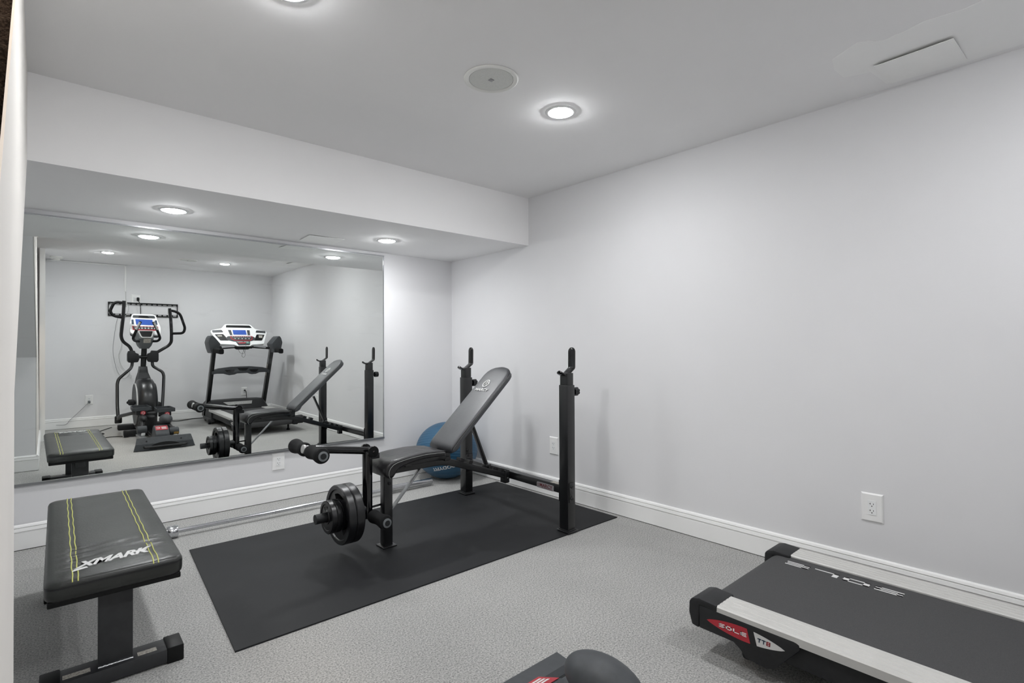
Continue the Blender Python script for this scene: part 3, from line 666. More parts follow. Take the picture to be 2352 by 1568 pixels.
# ------------------------------------------------------------------ treadmill along the right wall
tm=thing('treadmill','black and silver treadmill standing along the right wall','treadmill',(2.2,0,0))
b=B(); P=[(1.918,.955,.145)]
prof=[(-.55,.196)]+[(.955+.05*math.sin(t),.146+.05*math.cos(t)) for t in [i*PI/12 for i in range(13)]]+[(-.55,.096)]
prism(b,prof,(1.918,0,0),(0,1,0),(0,0,1),.561); blt=obj('running_belt',b,M['belt'],tm,25)
b=B(); block_text(b,'SOLE',(2.431,.494,.1962),(0,1,0),(-1,0,0),.090,.037,.0185); obj('lettering',b,M['print'],blt,0)
RP=[(0,.0),(.117,.0),(.117,.006),(.112,.009),(.092,.009),(.091,.008),(.088,.008),(.087,.009),(.070,.009),(.069,.008),(.066,.008),(.065,.009),(.048,.009),(.047,.008),(.044,.008),(.043,.009),(.026,.009),(.025,.008),(.022,.008),(.021,.009),(.006,.009),(.002,.006),(0,0)]
for s,xo in ((1,1.801),(-1,2.597)):
    b=B(); pr=[(0,-.022),(.117,-.022),(.117,.004),(.113,.008),(.094,.0085),(.093,.0072),(.089,.0072),(.088,.0085),(.070,.0085),(.069,.0072),(.065,.0072),(.064,.0085),(.047,.0085),(.046,.0072),(.042,.0072),(.041,.0085),(.024,.0085),(.023,.0072),(.019,.0072),(.018,.0085),(.006,.0085),(.001,.004)]
    R=[[V(xo+s*x,y,.197+z) for x,z in pr] for y in (-.56,.918)]; rings(b,R); obj('side_rail',b,M['alu'],tm,20)
    # rear end cap
    b=B(); pc=[(.916,.2065),(.985,.2115),(1.012,.204),(1.024,.19),(1.026,.15),(1.014,.106),(.986,.102),(.984,.186),(.916,.183)]
    xa,xb=(1.799,1.934) if s>0 else (2.463,2.599)
    prism(b,[(y,z) for y,z in pc],(xa,0,0),(0,1,0),(0,0,1),xb-xa,.006,2); obj('end_cap',b,M['plastic'],tm)
    # deck side and support
    b=B(); xa=xo if s>0 else xo-.03; box2(b,(min(xo+s*.02,xo+s*.05),-.6,.095),(max(xo+s*.02,xo+s*.05),.93,.178),.003); obj('deck_frame',b,M['plastic'],tm)
    b=B(); ps=[(.985,.104),(.857,.103),(.835,.088),(.815,.065),(.745,.060),(.722,.068),(.640,.165),(.640,.182),(.655,.187),(.985,.187)]
    xx=1.800 if s>0 else 2.548
    prism(b,ps,(xx,0,0),(0,1,0),(0,0,1),.05,.005,2); sb=obj('support_cover',b,M['plastic'],tm)
    b=B(); lathe(b,[(0,.0),(.022,0),(.024,.008),(.012,.03),(.012,.075),(0,.075)],(xx+s*.10+.03,.86 if s>0 else .80,0),(0,0,1),20); obj('levelling_foot',b,M['plastic'],tm)
    if s>0:
        # lens shaped sticker on the outer side (local a along -y)
        def lens(a0,a1,up,cut0=None,cut1=None):
            P=[];Q_=[]
            for i in range(25):
                t=i/24; a=a0+(a1-a0)*t; h=up*math.sin(PI*t)**.75; P.append((a,h)); Q_.append((a,-h))
            return P,Q_
        o=V(1.7998,.820,.1455); U=V(0,-1,0); W=V(0,0,1)
        up_,dn=lens(-.134,.134,.0235)
        def half(cond):
            pts=[p for p in up_ if cond(p)]+[p for p in dn[::-1] if cond(p)]; return pts
        b=B(); prism(b,half(lambda p:p[0]<=.026-.25*p[1]),o,U,W,.0008); st_=obj('red_sticker',b,M['red'],tm,0)
        b=B(); prism(b,half(lambda p:p[0]>=.026+.010-.25*p[1]),o,U,W,.0008); st2=obj('white_sticker',b,M['print'],tm,0)
        b=B(); block_text(b,'SOLE',o+U*-.088+W*-.006+V(-.001,0,0),U,W,.021,.0125,.0045); obj('lettering',b,M['white'],st_,0)
        b=B(); block_text(b,'TT',o+U*.046+W*-.006+V(-.001,0,0),U,W,.0125,.0135,.002,.08); obj('lettering',b,M['navy'],st2,0)
        b=B(); block_text(b,'8',o+U*.0755+W*-.006+V(-.001,0,0),U,W,.0125,.0135,.002,.08); obj('number',b,M['red'],st2,0)
# motor hood
b=B(); hp=[(-.40,.203),(-.455,.232),(-.60,.300),(-.66,.318),(-.98,.30),(-1.03,.26),(-1.04,.07),(-.40,.07)]
R=[]
for x,k in ((1.806,.82),(1.84,1),(2.2,1.03),(2.56,1),(2.594,.82)): R.append([V(x,y+(0 if k>.9 else (-.02 if y>-.5 else .0)),.07+(z-.07)*k) for y,z in hp])
rings(b,R); hd=obj('motor_hood',b,M['plastic'],tm,40)
b=B(); n_=V(0,-.068,.145).normalized(); o=V(2.2,-.525,.268)
dz=V(0,-.145,.068).normalized(); nn=V(0,.068,.145).normalized()
o=V(2.2,-.53,.2716)
prism(b,[(-.165,-.045),(.155,-.045),(.205,.045),(-.195,.045)],o+nn*.0005,V(-1,0,0),dz,.004); pl=obj('hood_plate',b,M['silver'],tm,0)
b=B(); block_text(b,'SOLE',o+nn*.0047+V(.115,0,0)-dz*.016,V(-1,0,0),dz,.048,.032,.012,.1,.0012); obj('lettering',b,M['print'],pl,0)
# base frame, wheels
b=B(); box2(b,(1.80,-.95,.03),(1.85,-.40,.08),.004); box2(b,(2.55,-.95,.03),(2.60,-.40,.08),.004); box2(b,(1.82,-.72,.035),(2.58,-.66,.075),.004); obj('base_frame',b,M['darkmetal'],tm)
for x in (1.79,2.61):
    b=B(); lathe(b,[(0,-.018),(.03,-.018),(.036,-.012),(.036,.012),(.03,.018),(0,.018)],(x,-.46,.036),(1,0,0),24); obj('wheel',b,M['plastic'],tm)
# uprights, arms, grips
for xu,s in ((1.832,1),(2.622,-1)):
    b=B(); sweep(b,[(xu,-.895,.03),(xu,-.37,1.13)],rsec(.052,.082,.006),(1,0,0)); obj('upright',b,M['blackmetal'],tm)
    b=B(); xa=xu-s*.03
    arm=[(-.035,1.03),(-.058,1.10),(-.075,1.185),(-.055,1.255),(-.03,1.285),(.0,1.26),(.075,1.165),(.062,1.11),(.050,1.085),(.048,1.03)]
    prism(b,roundpoly([(s*x_,z_) for x_,z_ in arm],.012,3),(xa,-.21,0),(1,0,0),(0,0,1),.26,.010,2); obj('console_arm',b,M['gplastic'],tm)
    b=B(); sweep(b,fillet([(xa+s*.005,-.24,1.066),(xa+s*.012,-.08,1.066),(xa+s*.03,.055,1.055)],.05),rsec(.062,.07,.018,4),(1,0,0)); obj('hand_grip',b,M['foam'],tm)
# accessory tray with two cup holders
b=B(); tp=[(-.40,.0),(-.40,.055),(-.30,.085),(-.13,.105),(.13,.107),(.30,.088),(.40,.06),(.40,.0),(.33,.012),(.25,.010),(.20,-.012),(.14,-.015),(.09,.008),(-.06,.004),(-.10,-.012),(-.17,-.018),(-.24,.006),(-.33,.010)]
prism(b,tp,(2.228,-.60,.715),(1,0,0),(0,0,1),-.10,.006,2) ; tr=obj('accessory_tray',b,M['gplastic'],tm)
b=B()
for cx in (-.155,.175):
    prism(b,[(cx-.075,.062),(cx-.05,.03),(cx-.02,.018),(cx+.02,.018),(cx+.045,.03),(cx+.06,.062)],(2.228,-.499,.715),(1,0,0),(0,0,1),-.003)
prism(b,[(-.06,.085),(-.03,.045),(.06,.045),(.10,.088)],(2.228,-.499,.715),(1,0,0),(0,0,1),-.003); obj('cup_pocket_shade',b,M['black'],tr,0)  # flat black pieces, painted shade of the cup openings
# console
co=V(2.205,-.45,1.255); cv=V(0,-.643,.766); cn=V(0,.766,.643); cx_=V(-1,0,0)
def con(pts,h0,h1,r=0,k=3):
    b=B(); pts=[(-x,y) for x,y in pts]
    if r: pts=roundpoly(pts,r,k)
    prism(b,pts,co+cn*h0,cx_,cv,h1-h0); return b
def con2(b,pts,h0,h1): prism(b,[(-x,y) for x,y in pts],co+cn*h0,cx_,cv,h1-h0); return b
body=[(-.176,.268),(.174,.268),(.228,.178),(.372,.142),(.385,.11),(.300,-.119),(.125,-.135),(.10,-.165),(-.075,-.165),(-.10,-.135),(-.306,-.119),(-.39,.11),(-.378,.142),(-.236,.183)]
b=con(body,-.045,.0,.018); t_=b
cs=obj('console',b,M['white'],tm,30)
bo=[(x*.97,y*.97) for x,y in body]; b=con(bo,-.085,-.045,.018); obj('console_back',b,M['gplastic'],cs,30)
b=con([(-.093,.150),(.088,.150),(.088,.060),(-.093,.060)],.0,.004,.004); sc=obj('display',b,M['lcd'],cs,0)
b=con([(-.155,.150),(-.115,.150),(-.108,.05),(-.140,.05)],.0,.003); con2(b,[(.105,.150),(.145,.150),(.135,.05),(.102,.05)],.0,.003); obj('side_buttons',b,M['gplastic'],cs,0)
b=con([(-.165,.246),(.160,.246),(.185,.200),(-.175,.200)],.0,.003,.008); obj('speaker_slot',b,M['black'],cs,0)
for s in (-1,1):
    b=con([(s*.370,.140),(s*.240,.150),(s*.222,.105),(s*.365,.095)],.0,.003,.012); obj('wing_grille',b,M['gplastic'],cs,0)
    b=con([(s*.345,.062),(s*.232,.068),(s*.172,-.055),(s*.285,-.055)],.0,.003,.010); ph=obj('wing_pocket_shade',b,M['black'],cs,0)  # flat black plate, shade of the wing opening put into its colour
    b=con([(s*.31,.045),(s*.255,.048),(s*.25,.0),(s*.30,-.004)] if s>0 else [(s*.31,.045),(s*.25,.045),(s*.25,.02),(s*.31,.018)],.003,.004); obj('sticker',b,M['label'],cs,0)
b=con([(-.175,.025),(.165,.025),(.195,.0),(.19,-.045),(.10,-.075),(-.11,-.075),(-.20,-.04),(-.205,-.01)],.0,.005,.01); obj('panel_rim',b,M['gplastic'],cs,0)
b=con([(-.146,.028),(.160,.028),(.155,-.03),(.12,-.062),(-.10,-.062),(-.14,-.02)],.005,.007,.008); rp=obj('button_panel',b,M['darkred2'] if 'darkred2' in M else M['red'],cs,0); rp['label']='red rimmed button panel'
b=con([(-.135,.020),(.150,.020),(.145,-.026),(.112,-.052),(-.09,-.052),(-.128,-.016)],.007,.008,.006); obj('button_field',b,M['gplastic'],cs,0)
b=B()
for i in range(5): con2(b,[(-.085+.048*i-.012,-.018),(-.085+.048*i+.012,-.018),(-.085+.048*i,-.036)],.008,.010)
for i in range(9): con2(b,[(-.115+.03*i-.009,.012),(-.115+.03*i+.009,.012),(-.115+.03*i+.009,.006),(-.115+.03*i-.009,.006)],.008,.010)
obj('buttons',b,M['print'],cs,0)
b=con([(-.085,-.075),(.115,-.075),(.10,-.145),(-.055,-.150)],.0,.004,.01); lp=obj('lower_panel',b,M['gplastic'],cs,0)
b=con([(-.06,-.100),(.05,-.094),(.045,-.112),(-.04,-.118)],.004,.006); obj('stop_button',b,M['red'],cs,0)
b=con([(.06,-.098),(.10,-.096),(.095,-.112),(.055,-.113)],.004,.006); obj('start_button',b,M['green'],cs,0)
b=con([(-.08,-.080),(.0,-.080),(.02,-.088),(-.06,-.092)],.004,.006); con2(b,[(.03,-.080),(.10,-.080),(.08,-.090),(.02,-.088)],.004,.006); obj('panel_keys',b,M['print'],cs,0)
for s in (-1,1):
    b=B(); tube(b,[(2.205+s*.13,-.295,1.130),(2.205+s*.30,-.28,1.112)],.0185,14); obj('pulse_grip',b,M['chrome'] ,tm)
    b=B(); tube(b,[(2.205+s*.12,-.305,1.118),(2.205+s*.36,-.29,1.098)],.018,14); obj('handle_tube',b,M['foam'],tm)
b=B(); tube(b,[(2.09,-.31,1.112),(2.32,-.31,1.112)],.018,12); obj('handle_bar',b,M['foam'],tm)
b=B(); tube(b,smooth_path([(x_+.03,y_-.15,z_) for x_,y_,z_ in [(2.21,-.17,1.14),(2.19,-.12,1.10),(2.185,-.11,1.06),(2.16,-.11,1.02),(2.11,-.11,1.04),(2.10,-.11,1.09),(2.14,-.11,1.09),(2.17,-.11,1.06),(2.185,-.11,1.0),(2.165,-.11,.965),(2.14,-.11,.985),(2.15,-.11,1.03),(2.18,-.12,1.09)]],6),.0022,6); obj('safety_cord',b,M['cord'],tm)
b=B(); sweep(b,[(2.566,-.512,.54),(2.566,-.452,.66)],rsec(.03,.003,.001,1),(0,1,0)); 
bmesh.ops.delete(b,geom=b.verts[:],context='VERTS')
box2(b,(2.5695,-.53,.66),(2.5705,-.49,.86)); b.transform(Matrix.Translation((0,.0,0))); b.transform(Matrix.Translation((0,-.50,.76))@Matrix.Rotation(math.radians(-26.5),4,'X')@Matrix.Translation((0,.51,-.76))); b.transform(Matrix.Translation((.024,-.045,.0))); obj('warning_sticker',b,M['label'],tm,0)

# ------------------------------------------------------------------ elliptical trainer
XE=1.015
el=thing('elliptical_trainer','black elliptical trainer with moving handles standing beside the camera, seen in the mirror','elliptical',(XE,.2,0))
b=B(); R=[]
for y,zb,zt,hw in ((1.120,.012,.116,.262),(1.135,.006,.131,.270),(1.195,.004,.134,.272),(1.232,.004,.075,.288),(1.240,.006,.030,.290)):
    R.append([V(1.012-hw,y,zb),V(1.012+hw,y,zb),V(1.012+hw*.93,y,zt),V(1.012-hw*.93,y,zt)])
rings(b,R); rb=obj('rear_stabilizer',b,M['gplastic'],el,20)
b=B(); o=V(1.014,1.236,.030); P=[(-.15,-.006)]+[(.15*math.cos(PI-PI*i/14),.062*math.sin(PI*i/14)) for i in range(15)]+[(.15,-.006)]
prism(b,[(x,z) for x,z in P],(1.014,1.2425,.022),(-1,0,0),(0,-.155,.988),.004); obj('recess_shade',b,M['black'],rb,0)  # black plate on the face, painted shade of an arched recess
b=B(); tube(b,fillet([(.822,1.225,.044),(.822,1.260,.040),(1.21,1.260,.040),(1.21,1.225,.044)],.03),.0125,12); obj('pull_bar',b,M['plastic'],rb)
b=B()
for x,z in ((.842,.112),(1.165,.110),(.852,.092)): lathe(b,[(0,0),(.008,0),(.008,.002),(0,.002)],(x,1.219,z-.01),(0,.9,.43),12)
obj('screw_holes',b,M['black'],rb,0)
b=B(); rp=[(1.128,.10),(1.118,.150),(1.080,.190),(.990,.229),(.93,.232),(.86,.20),(.80,.12),(.80,.03),(1.128,.03)]
prism(b,rp,(.938,0,0),(0,1,0),(0,0,1),.135,.010,2); rc=obj('rear_cover',b,M['gplastic'],el)
b=B(); d_=V(0,-.09,.039).normalized(); nn=V(0,.039,.09).normalized(); o=V(1.005,1.035,.2096)
prism(b,[(-.057,-.044),(.057,-.044),(.057,.044),(-.057,.044)],o+nn*.0008,V(-1,0,0),d_,.001); rl=obj('warning_label',b,M['red'],el,0); rl['label']='red and white warning label'
b=B()
for k in range(3): prism(b,[(-.045+.0*k,-.026+.017*k),(.002,-.026+.017*k),(.002,-.016+.017*k),(-.045,-.016+.017*k)],o+nn*.0021,V(-1,0,0),d_,.0006)
text(b,'C',.05,o+nn*.0025+V(-.032,0,0),V(-1,0,0),d_,1,0,.0004,.002); obj('label_print',b,M['print'],rl,0)
# rails
b=B(); box2(b,(XE-.05,-.66,.03),(XE+.05,1.13,.085),.006); obj('main_beam',b,M['blackmetal'],el)
for x in (.862,1.17):
    b=B(); sweep(b,[(x,.32,.055),(x,1.13,.098)],rsec(.05,.022,.004),(1,0,0)); obj('roller_track',b,M['steel'],el)
b=B(); box2(b,(.738,-.72,.006),(1.295,-.63,.072),.012,2); obj('front_stabilizer',b,M['plastic'],el)
b=B(); box2(b,(.742,-.02,.012),(1.288,.075,.082),.012,2); box2(b,(.745,-.015,.0),(.79,.07,.014),.003); box2(b,(1.24,-.015,.0),(1.285,.07,.014),.003); obj('middle_stabilizer',b,M['plastic'],el)
# roller housings at the rear of the pedal arms
for x,y,lab in ((1.128,1.0,1),(.862,.66,0)):
    b=B(); lathe(b,[(0,-.048),(.038,-.048),(.044,-.042),(.044,.042),(.038,.048),(0,.048)],(x,y,.158),(1,0,0),28); wc=obj('roller_housing',b,M['gplastic'],el)
    b=B(); lathe(b,[(0,-.018),(.024,-.018),(.028,-.012),(.028,.012),(.024,.018),(0,.018)],(x+.012,y,.112),(1,0,0),20); obj('roller',b,M['white'],wc)
    if lab:
        b=B(); prism(b,[(-.028,-.013),(.020,-.013),(.020,.013),(-.028,.013)],(x+.014,y+.0425,.142),(-1,0,0),(0,.34,.94),.001); obj('caution_label',b,M['gold'],wc,0)
# flywheel housing
yc,zc,rr=-.30,.375,.335
b=B(); lathe(b,[(0,-.100),(.22,-.100),(.285,-.096),(.318,-.078),(rr,-.045),(rr,.045),(.318,.078),(.285,.096),(.22,.100),(0,.100)],(1.0,yc,zc),(1,0,0),64); fh=obj('flywheel_housing',b,M['plasticg'] if 'plasticg' in M else M['blackgloss'],el)
b=B(); lathe(b,[(.0,.100),(.255,.100),(.268,.104),(.262,.112),(.2,.114),(0,.114)],(1.0,yc,zc),(-1,0,0),48); lathe(b,[(.0,.100),(.255,.100),(.268,.104),(.262,.112),(.2,.114),(0,.114)],(1.0,yc,zc),(1,0,0),48); obj('crank_disc',b,M['gplastic'],fh)
b=B(); lathe(b,[(.262,.100),(.272,.100),(.272,.116),(.262,.116)],(1.0,yc,zc),(-1,0,0),48,True); obj('disc_rim',b,M['silver'],fh)
b=B(); box2(b,(.905,-.52,.03),(1.095,.06,.30),.03,3); box2(b,(.925,.0,.03),(1.075,.17,.26),.04,3); obj('lower_shroud',b,M['plastic'],fh)
b=B(); R=[]
for z,hx_,y0,y1 in ((.60,.085,-.62,-.22),(.70,.070,-.60,-.33),(.78,.050,-.58,-.42),(.86,.042,-.56,-.44)): R.append([V(1.0-hx_,y0,z),V(1.0+hx_,y0,z),V(1.0+hx_,y1,z),V(1.0-hx_,y1,z)])
rings(b,R); obj('mast_boot',b,M['plastic'],el,20)
b=B(); sweep(b,[(1.0,-.515,.74),(1.008,-.45,1.10),(1.012,-.44,1.16)],rsec(.062,.062,.02,4),(1,0,0)); obj('mast',b,M['blackmetal'],el)
# pivot boxes and handles
b=B(); tube(b,[(.86,-.44,.99),(1.14,-.44,.99)],.022,14); obj('pivot_axle',b,M['blackmetal'],el)
def handle(s):
    xm=lambda x: XE-.02+s*x
    b=B(); R=[]
    q=[(.045,.955),(.06,.92),(.155,.915),(.172,.94),(.172,1.03),(.16,1.07),(.095,1.075),(.085,1.045),(.05,1.03)]
    prism(b,[(s*x,z) for x,z in q],(XE-.02,-.40,0),(1,0,0),(0,0,1),.11 if s>0 else .11,.008,2); pb=obj('pivot_box',b,M['plastic'],el)
    if s<0:
        up=[(.873,-.43,1.05),(.852,-.42,1.125),(.772,-.41,1.195),(.751,-.40,1.265),(.762,-.39,1.391),(.773,-.37,1.52),(.780,-.35,1.728)]
        lp=[(.779,-.36,1.700),(.708,-.36,1.708),(.672,-.36,1.69),(.634,-.37,1.59),(.655,-.37,1.545),(.69,-.375,1.522),(.773,-.375,1.508)]
        dn=[(.878,-.44,.93),(.870,-.43,.848),(.728,-.40,.708),(.712,-.38,.650),(.700,-.22,.36),(.705,-.15,.20)]
    else:
        up=[(1.130,-.43,1.03),(1.165,-.42,1.06),(1.282,-.41,1.140),(1.312,-.40,1.19),(1.312,-.39,1.318),(1.300,-.37,1.504),(1.282,-.35,1.652)]
        lp=[(1.288,-.36,1.622),(1.335,-.36,1.616),(1.395,-.36,1.59),(1.418,-.36,1.55),(1.469,-.37,1.385),(1.455,-.37,1.33),(1.430,-.375,1.311),(1.306,-.375,1.306)]
        dn=[(1.098,-.44,.92),(1.101,-.43,.862),(1.210,-.40,.783),(1.222,-.38,.730),(1.190,-.20,.50),(1.150,-.02,.26)]
    b=B(); tube(b,fillet(up,.05,5),.0200,14); uh=obj('moving_handle',b,M['blackmetal'],el)
    b=B(); tube(b,fillet(lp,.035,4),.0170,12); obj('grip_loop',b,M['foam'],uh)
    b=B(); p=Vector(up[-1]); box(b,(p.x-s*.021,p.y+.012,p.z-.045),(.006,.028,.075),.002); obj('switch_plate',b,M['silver'],uh)
    b=B(); tube(b,fillet(dn,.06,5),.0185,14); obj('link_arm',b,M['blackmetal'],el)
    return dn[-1]
eL=handle(-1); eR=handle(1)
for (e,px,py,pz,rear,s) in ((eL,.888,.28,.375,(.862,.655,.165),-1),(eR,1.122,.36,.350,(1.125,.995,.165),1)):
    b=B(); lathe(b,[(0,-.03),(.035,-.03),(.038,-.02),(.038,.05),(.03,.06),(0,.06)],(e[0],e[1],e[2]-.01),(0,0,1),20); obj('joint_cover',b,M['plastic'],el)
    b=B(); tube(b,fillet([(e[0],e[1]+.01,e[2]),(e[0],e[1]+.12,e[2]+.06),(px-(.0 if s>0 else .07),py-.02,pz-.055),(px,py+.06,pz-.055)],.08,6),.0215,14); kn=V(px-(.055 if s>0 else 0),rear[1]-.125,rear[2]+.105); tube(b,fillet([(px,py-.05,pz-.055),(px,py+.10,pz-.06),kn,rear],.07,6),.022,14); pa=obj('pedal_arm',b,M['blackmetal'],el)
    b=B(); sphere(b,kn+V(.004,-.02,.012) if s>0 else kn+V(0,-.03,-.006),1,36,22,(.066,.12,.060) if s>0 else (.045,.10,.045)); obj('arm_cover',b,M['gplastic'] if s>0 else M['plastic'],pa,60)
    b=B(); out=roundpoly([(-.085,-.17),(.085,-.17),(.098,.10),(.098,.17),(-.098,.17),(-.098,.10)],.03,4); inn=[(x*.90,y*.95) for x,y in out]
    rings(b,[[V(px+x,py+y,z) for x,y in q] for q,z in ((out,pz-.018),(out,pz+.022),(inn,pz+.022),(inn,pz-.006))],cap=True); pe=obj('pedal',b,M['gplastic'],el)
    b=B(); box2(b,(px-.055,py-.05,pz-.07),(px+.055,py+.155,pz-.017),.008); obj('pedal_bracket',b,M['plastic'],pe)
    b=B(); lathe(b,[(0,0),(.024,0),(.026,.003),(.026,.010),(.022,.013),(0,.013)],(px+.01,py+.155,pz-.044),(0,1,0),24); kb=obj('red_knob',b,M['red'],el); kb['label']='red adjustment knob'
    b=B(); lathe(b,[(.011,.013),(.015,.013),(.015,.0145),(.011,.0145)],(px+.01,py+.155,pz-.044),(0,1,0),20,True); obj('knob_print',b,M['print'],kb,0)
b=B(); box2(b,(.80,-.13,.385),(.865,-.03,.455),.012,2); tube(b,[(.90,-.28,.39),(.80,-.08,.42)],.02,12); obj('crank_arm',b,M['plastic'],el)
b=B(); box2(b,(1.13,-.52,.30),(1.195,-.42,.37),.012,2); tube(b,[(1.10,-.30,.37),(1.19,-.47,.335)],.02,12); obj('crank_arm',b,M['plastic'],el)
# console neck with cup holder, console
b=B(); R=[]
for z,hx_,y0,y1,dz in ((1.10,.055,-.47,-.36,0),(1.14,.085,-.48,-.31,0),(1.19,.102,-.49,-.27,0),(1.235,.108,-.50,-.245,0),(1.335,.112,-.50,-.305,-.0),(1.345,.10,-.50,-.33,0)):
    R.append([V(1.01+x*hx_,(y0+y1)/2+y*(y1-y0)/2,z) for x,y in roundpoly([(-1,-1),(1,-1),(.75,1),(-.75,1)],.35,4)])
rings(b,R); nk=obj('console_neck',b,M['mgrey'],el,30)
o=V(1.01,-.268,1.288); ux,uy=V(-1,0,0),V(0,-.515,.857).normalized(); uz=V(0,.857,.515).normalized()
b=B(); prism(b,roundpoly([(-.075,.045),(.075,.045),(.048,-.045),(-.048,-.045)],.015,4),o+uz*.004,ux,uy,.004); obj('cup_hollow_shade',b,M['black'],nk,0)  # solid black slab; the dark inside of the cup is painted shade
q=roundpoly([(-.092,.056),(.092,.056),(.060,-.057),(-.060,-.057)],.02,4); q2=roundpoly([(-.076,.046),(.076,.046),(.049,-.045),(-.049,-.045)],.015,4)
b=B(); rings(b,[[o+ux*x+uy*y+uz*h for x,y in qq] for qq,h in ((q,-.004),(q,.012),(q2,.012),(q2,-.004))],closed=True); obj('cup_rim',b,M['silver'],nk)
b=B(); prism(b,[(-.04,-.03),(.04,-.03),(.04,.03),(-.04,.03)],(1.018,-.250,1.205),(-1,0,0),(0,.45,.9),.003); obj('label_sticker',b,M['label'],nk,0)
ec=V(1.015,-.45,1.40); ev=V(0,-.574,.819); en=V(0,.819,.574)
def ecn(b,pts,h0,h1,r=0):
    pts=[(-x,y) for x,y in pts]
    prism(b,roundpoly(pts,r,4) if r else pts,ec+en*h0,V(-1,0,0),ev,h1-h0); return b
ob=[(-.132,.210),(.136,.205),(.150,.10),(.178,.0),(.168,-.140),(-.165,-.120),(-.165,.03),(-.150,.10)]
b=ecn(B(),ob,-.03,0,.04); ek=obj('console',b,M['white'],el,30)
b=ecn(B(),[(x*.98,y*.98) for x,y in ob],-.075,-.03,.04); obj('console_back',b,M['gplastic'],ek,30)
b=ecn(B(),[(-.098,.118),(.092,.112),(.096,.022),(-.094,.028)],0,.004); obj('display',b,M['lcd'],ek,0)
b=ecn(B(),[(-.120,.185),(.120,.182),(.130,.138),(-.128,.142)],0,.003,.012); sg=obj('speaker_slot',b,M['gplastic'],ek,0)
b=ecn(B(),[(-.05,.176),(.04,.176),(.065,.142),(-.068,.142)],.003,.004); obj('slot_gap',b,M['black'],ek,0)
b=ecn(B(),[(-.142,.110),(-.118,.110),(-.118,.035),(-.142,.035)],0,.003); ecn(b,[(.120,.105),(.142,.105),(.145,.03),(.120,.03)],0,.003); obj('side_buttons',b,M['navy'],ek,0)
b=ecn(B(),[(-.140,.002),(.150,-.002),(.150,-.062),(.03,-.085),(-.03,-.085),(-.135,-.060)],0,.003); er=obj('button_panel',b,M['red'],ek,0)
b=ecn(B(),[(-.130,-.006),(.142,-.010),(.140,-.054),(-.125,-.052)],.003,.004); obj('button_field',b,M['gplastic'],ek,0)
b=B()
for i in range(7): ecn(b,[(-.105+.036*i-.008,-.030),(-.105+.036*i+.008,-.030),(-.105+.036*i+.008,-.044),(-.105+.036*i-.008,-.044)],.004,.006)
for i in range(7): ecn(b,[(-.108+.037*i-.010,-.012),(-.108+.037*i+.010,-.012),(-.108+.037*i+.010,-.017),(-.108+.037*i-.010,-.017)],.004,.006)
obj('buttons',b,M['print'],ek,0)
for s in (-1,1):
    P=[(1.01+s*.06,-.30,1.20),(1.01+s*.125,-.25,1.20),(1.01+s*.150,-.22,1.235),(1.01+s*.112,-.20,1.35),(1.01+s*.068,-.20,1.455)]
    b=B(); tube(b,fillet(P,.05,5),.0155,12); pg=obj('pulse_handle',b,M['foam'],el)
    b=B(); a,c_=Vector(P[3]),Vector(P[4]); tube(b,[a+V(s*.004,.006,0),a.lerp(c_,.92)+V(s*.004,.006,0)],.0135,10); obj('pulse_sensor',b,M['silver'],pg)

# ------------------------------------------------------------------ rear wall fittings seen in the mirror
tv=thing('tv_bracket','empty black tv wall bracket on the rear wall above the elliptical','tv mount',(1.104,YO,1.668))
for z0,z1,zl in ((1.735,1.770,1.738),(1.568,1.603,1.585)):
    b=B(); 
    zz=(z1-.016,z1) if zl>1.7 else (z0,z0+.014); z9=(z0,z0+.005) if zl>1.7 else (z1-.005,z1)
    box2(b,(.677,YO+.002,zz[0]),(1.531,YO+.022,zz[1]),.002); box2(b,(.677,YO+.018,z9[0]),(1.531,YO+.022,z9[1]),.001)
    for i in range(14): box2(b,(.677+i*.0642,YO+.018,z0),(.697+i*.0642,YO+.022,z1),.001)
    obj('rail',b,M['black'],tv,0)
for x in (.677,1.521):
    b=B(); box2(b,(x,YO+.002,1.568),(x+.010,YO+.02,1.77),.001); obj('end_plate',b,M['black'],tv,0)
rw=thing('cable_raceway','thin white cable raceway down the rear wall and along its ceiling edge','raceway',(.88,YO,2.1))
b=B(); box2(b,(.868,YO,1.925),(.890,YO+.014,ZC-.010),.003); obj('drop_channel',b,M['wallw'] if 'wallw' in M else M['plate'],rw)
b=B(); box2(b,(.02,YO,ZC-.022),(.890,YO+.014,ZC-.008),.003); obj('top_channel',b,M['plate'],rw)
def cord(name,label,P,r,m,sub=8):
    b=B(); tube(b,smooth_path(P,sub),r,6); return tag(obj(name,b,m,None,60,loc=P[0]),label,'cord')
y=YO+.012
cord('hanging_cable','pale thin cable hanging from the raceway past the tv bracket in the mirror',[(.880,YO+.03,1.925),(.884,YO+.03,1.80),(.915,YO+.03,1.70),(.895,YO+.03,1.60),(.82,YO+.03,1.48),(.815,YO+.03,1.30),(.835,YO+.03,1.15),(.80,YO+.03,1.0),(.83,YO+.03,.86),(.90,YO+.03,.75),(.95,YO+.03,.70),(.94,YO+.03,.66)],.0035,M['pcord'])
cord('hanging_cable','grey thin cable hanging in a loop at the left of the elliptical in the mirror',[(.80,YO+.02,1.565),(.77,YO+.02,1.45),(.735,YO+.02,1.10),(.76,YO+.02,.88),(.80,YO+.02,.74),(.86,YO+.02,.66),(.93,YO+.02,.72),(.91,YO+.02,.80)],.003,M['scord'])
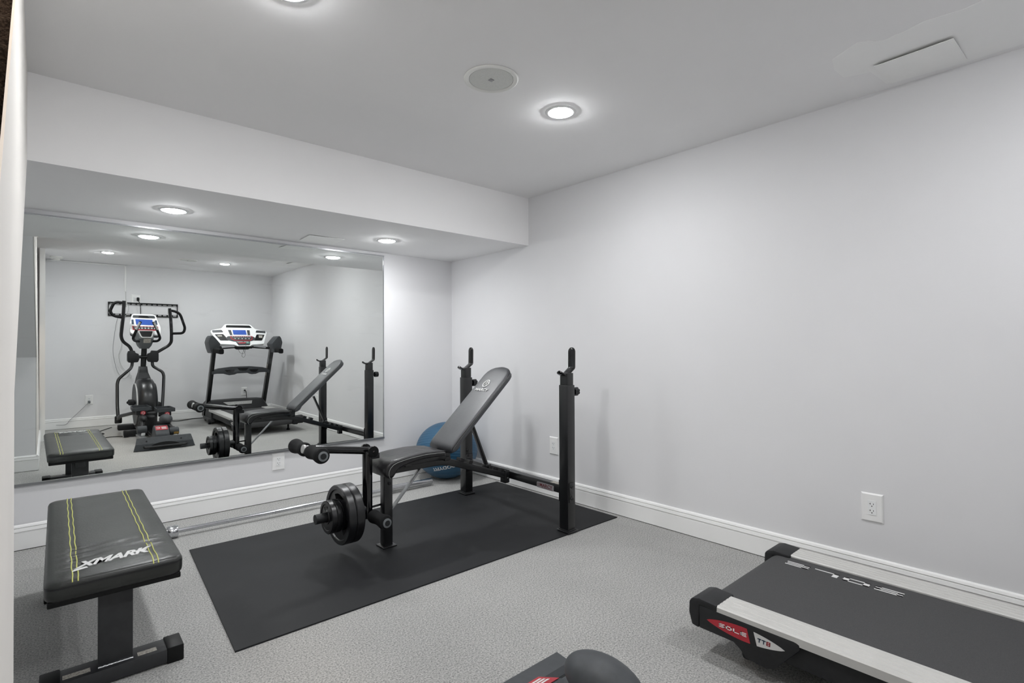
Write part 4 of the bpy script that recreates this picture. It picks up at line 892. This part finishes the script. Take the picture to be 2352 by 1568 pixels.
cord('power_cord','black power cord dropping from the wide outlet behind the tv bracket',[(1.028,YO+.03,1.80),(1.05,YO+.045,1.75),(1.058,YO+.035,1.65),(1.056,YO+.03,1.50),(1.05,YO+.03,1.30)],.005,M['cord'])
b=B(); box(b,(1.028,YO+.028,1.823),(.03,.045,.05),.006); tag(obj('plug_adapter',b,M['black'],None,35,loc=(1.028,YO+.028,1.823)),'black plug adapter in the wide outlet above the tv bracket','plug')
b=B(); box(b,(.470,YO+.022,.352),(.028,.038,.034),.005); tag(obj('plug_adapter',b,M['mgrey'],None,35,loc=(.470,YO+.022,.352)),'grey plug adapter in the rear wall outlet left of the elliptical','plug')
cord('thin_cord','thin grey cord slanting down from the grey plug along the rear wall',[(.462,YO+.04,.345),(.40,YO+.03,.27),(.33,YO+.03,.19),(.26,YO+.03,.115),(.235,YO+.035,.075),(.20,YO+.035,.06),(.12,YO+.035,.065)],.003,M['scord'])
b=B(); lathe(b,[(0,0),(.012,0),(.013,.02),(.008,.03),(0,.03)],(2.478,YO+.009,.397),(0,1,0),16); tag(obj('plug',b,M['black'],None,35,loc=(2.478,YO+.009,.397)),'black plug in the outlet behind the treadmill','plug')
cord('power_cord','black power cord hanging from the plug behind the treadmill',[(2.478,YO+.034,.397),(2.492,YO+.05,.37),(2.50,YO+.045,.28),(2.505,YO+.045,.15),(2.50,YO+.06,.02),(2.35,YO+.08,.008)],.005,M['cord'])
cord('power_cord','black power cord lying along the rear baseboard between elliptical and treadmill',[(2.35,YO+.16,.007),(2.0,YO+.14,.007),(1.75,YO+.10,.007),(1.62,YO+.16,.007),(1.5,YO+.22,.007),(1.42,YO+.15,.007),(1.3,YO+.10,.007),(1.15,YO+.16,.007),(1.05,-.72,.007)],.006,M['cord'])
cord('power_cord','black power cord looping on the carpet at the left of the elliptical',[(.74,-.02,.007),(.62,-.06,.007),(.52,-.02,.007),(.44,-.10,.007),(.46,-.30,.007),(.58,-.42,.007),(.52,-.58,.007),(.60,-.8,.007),(.7,-1.0,.007)],.005,M['cord'])
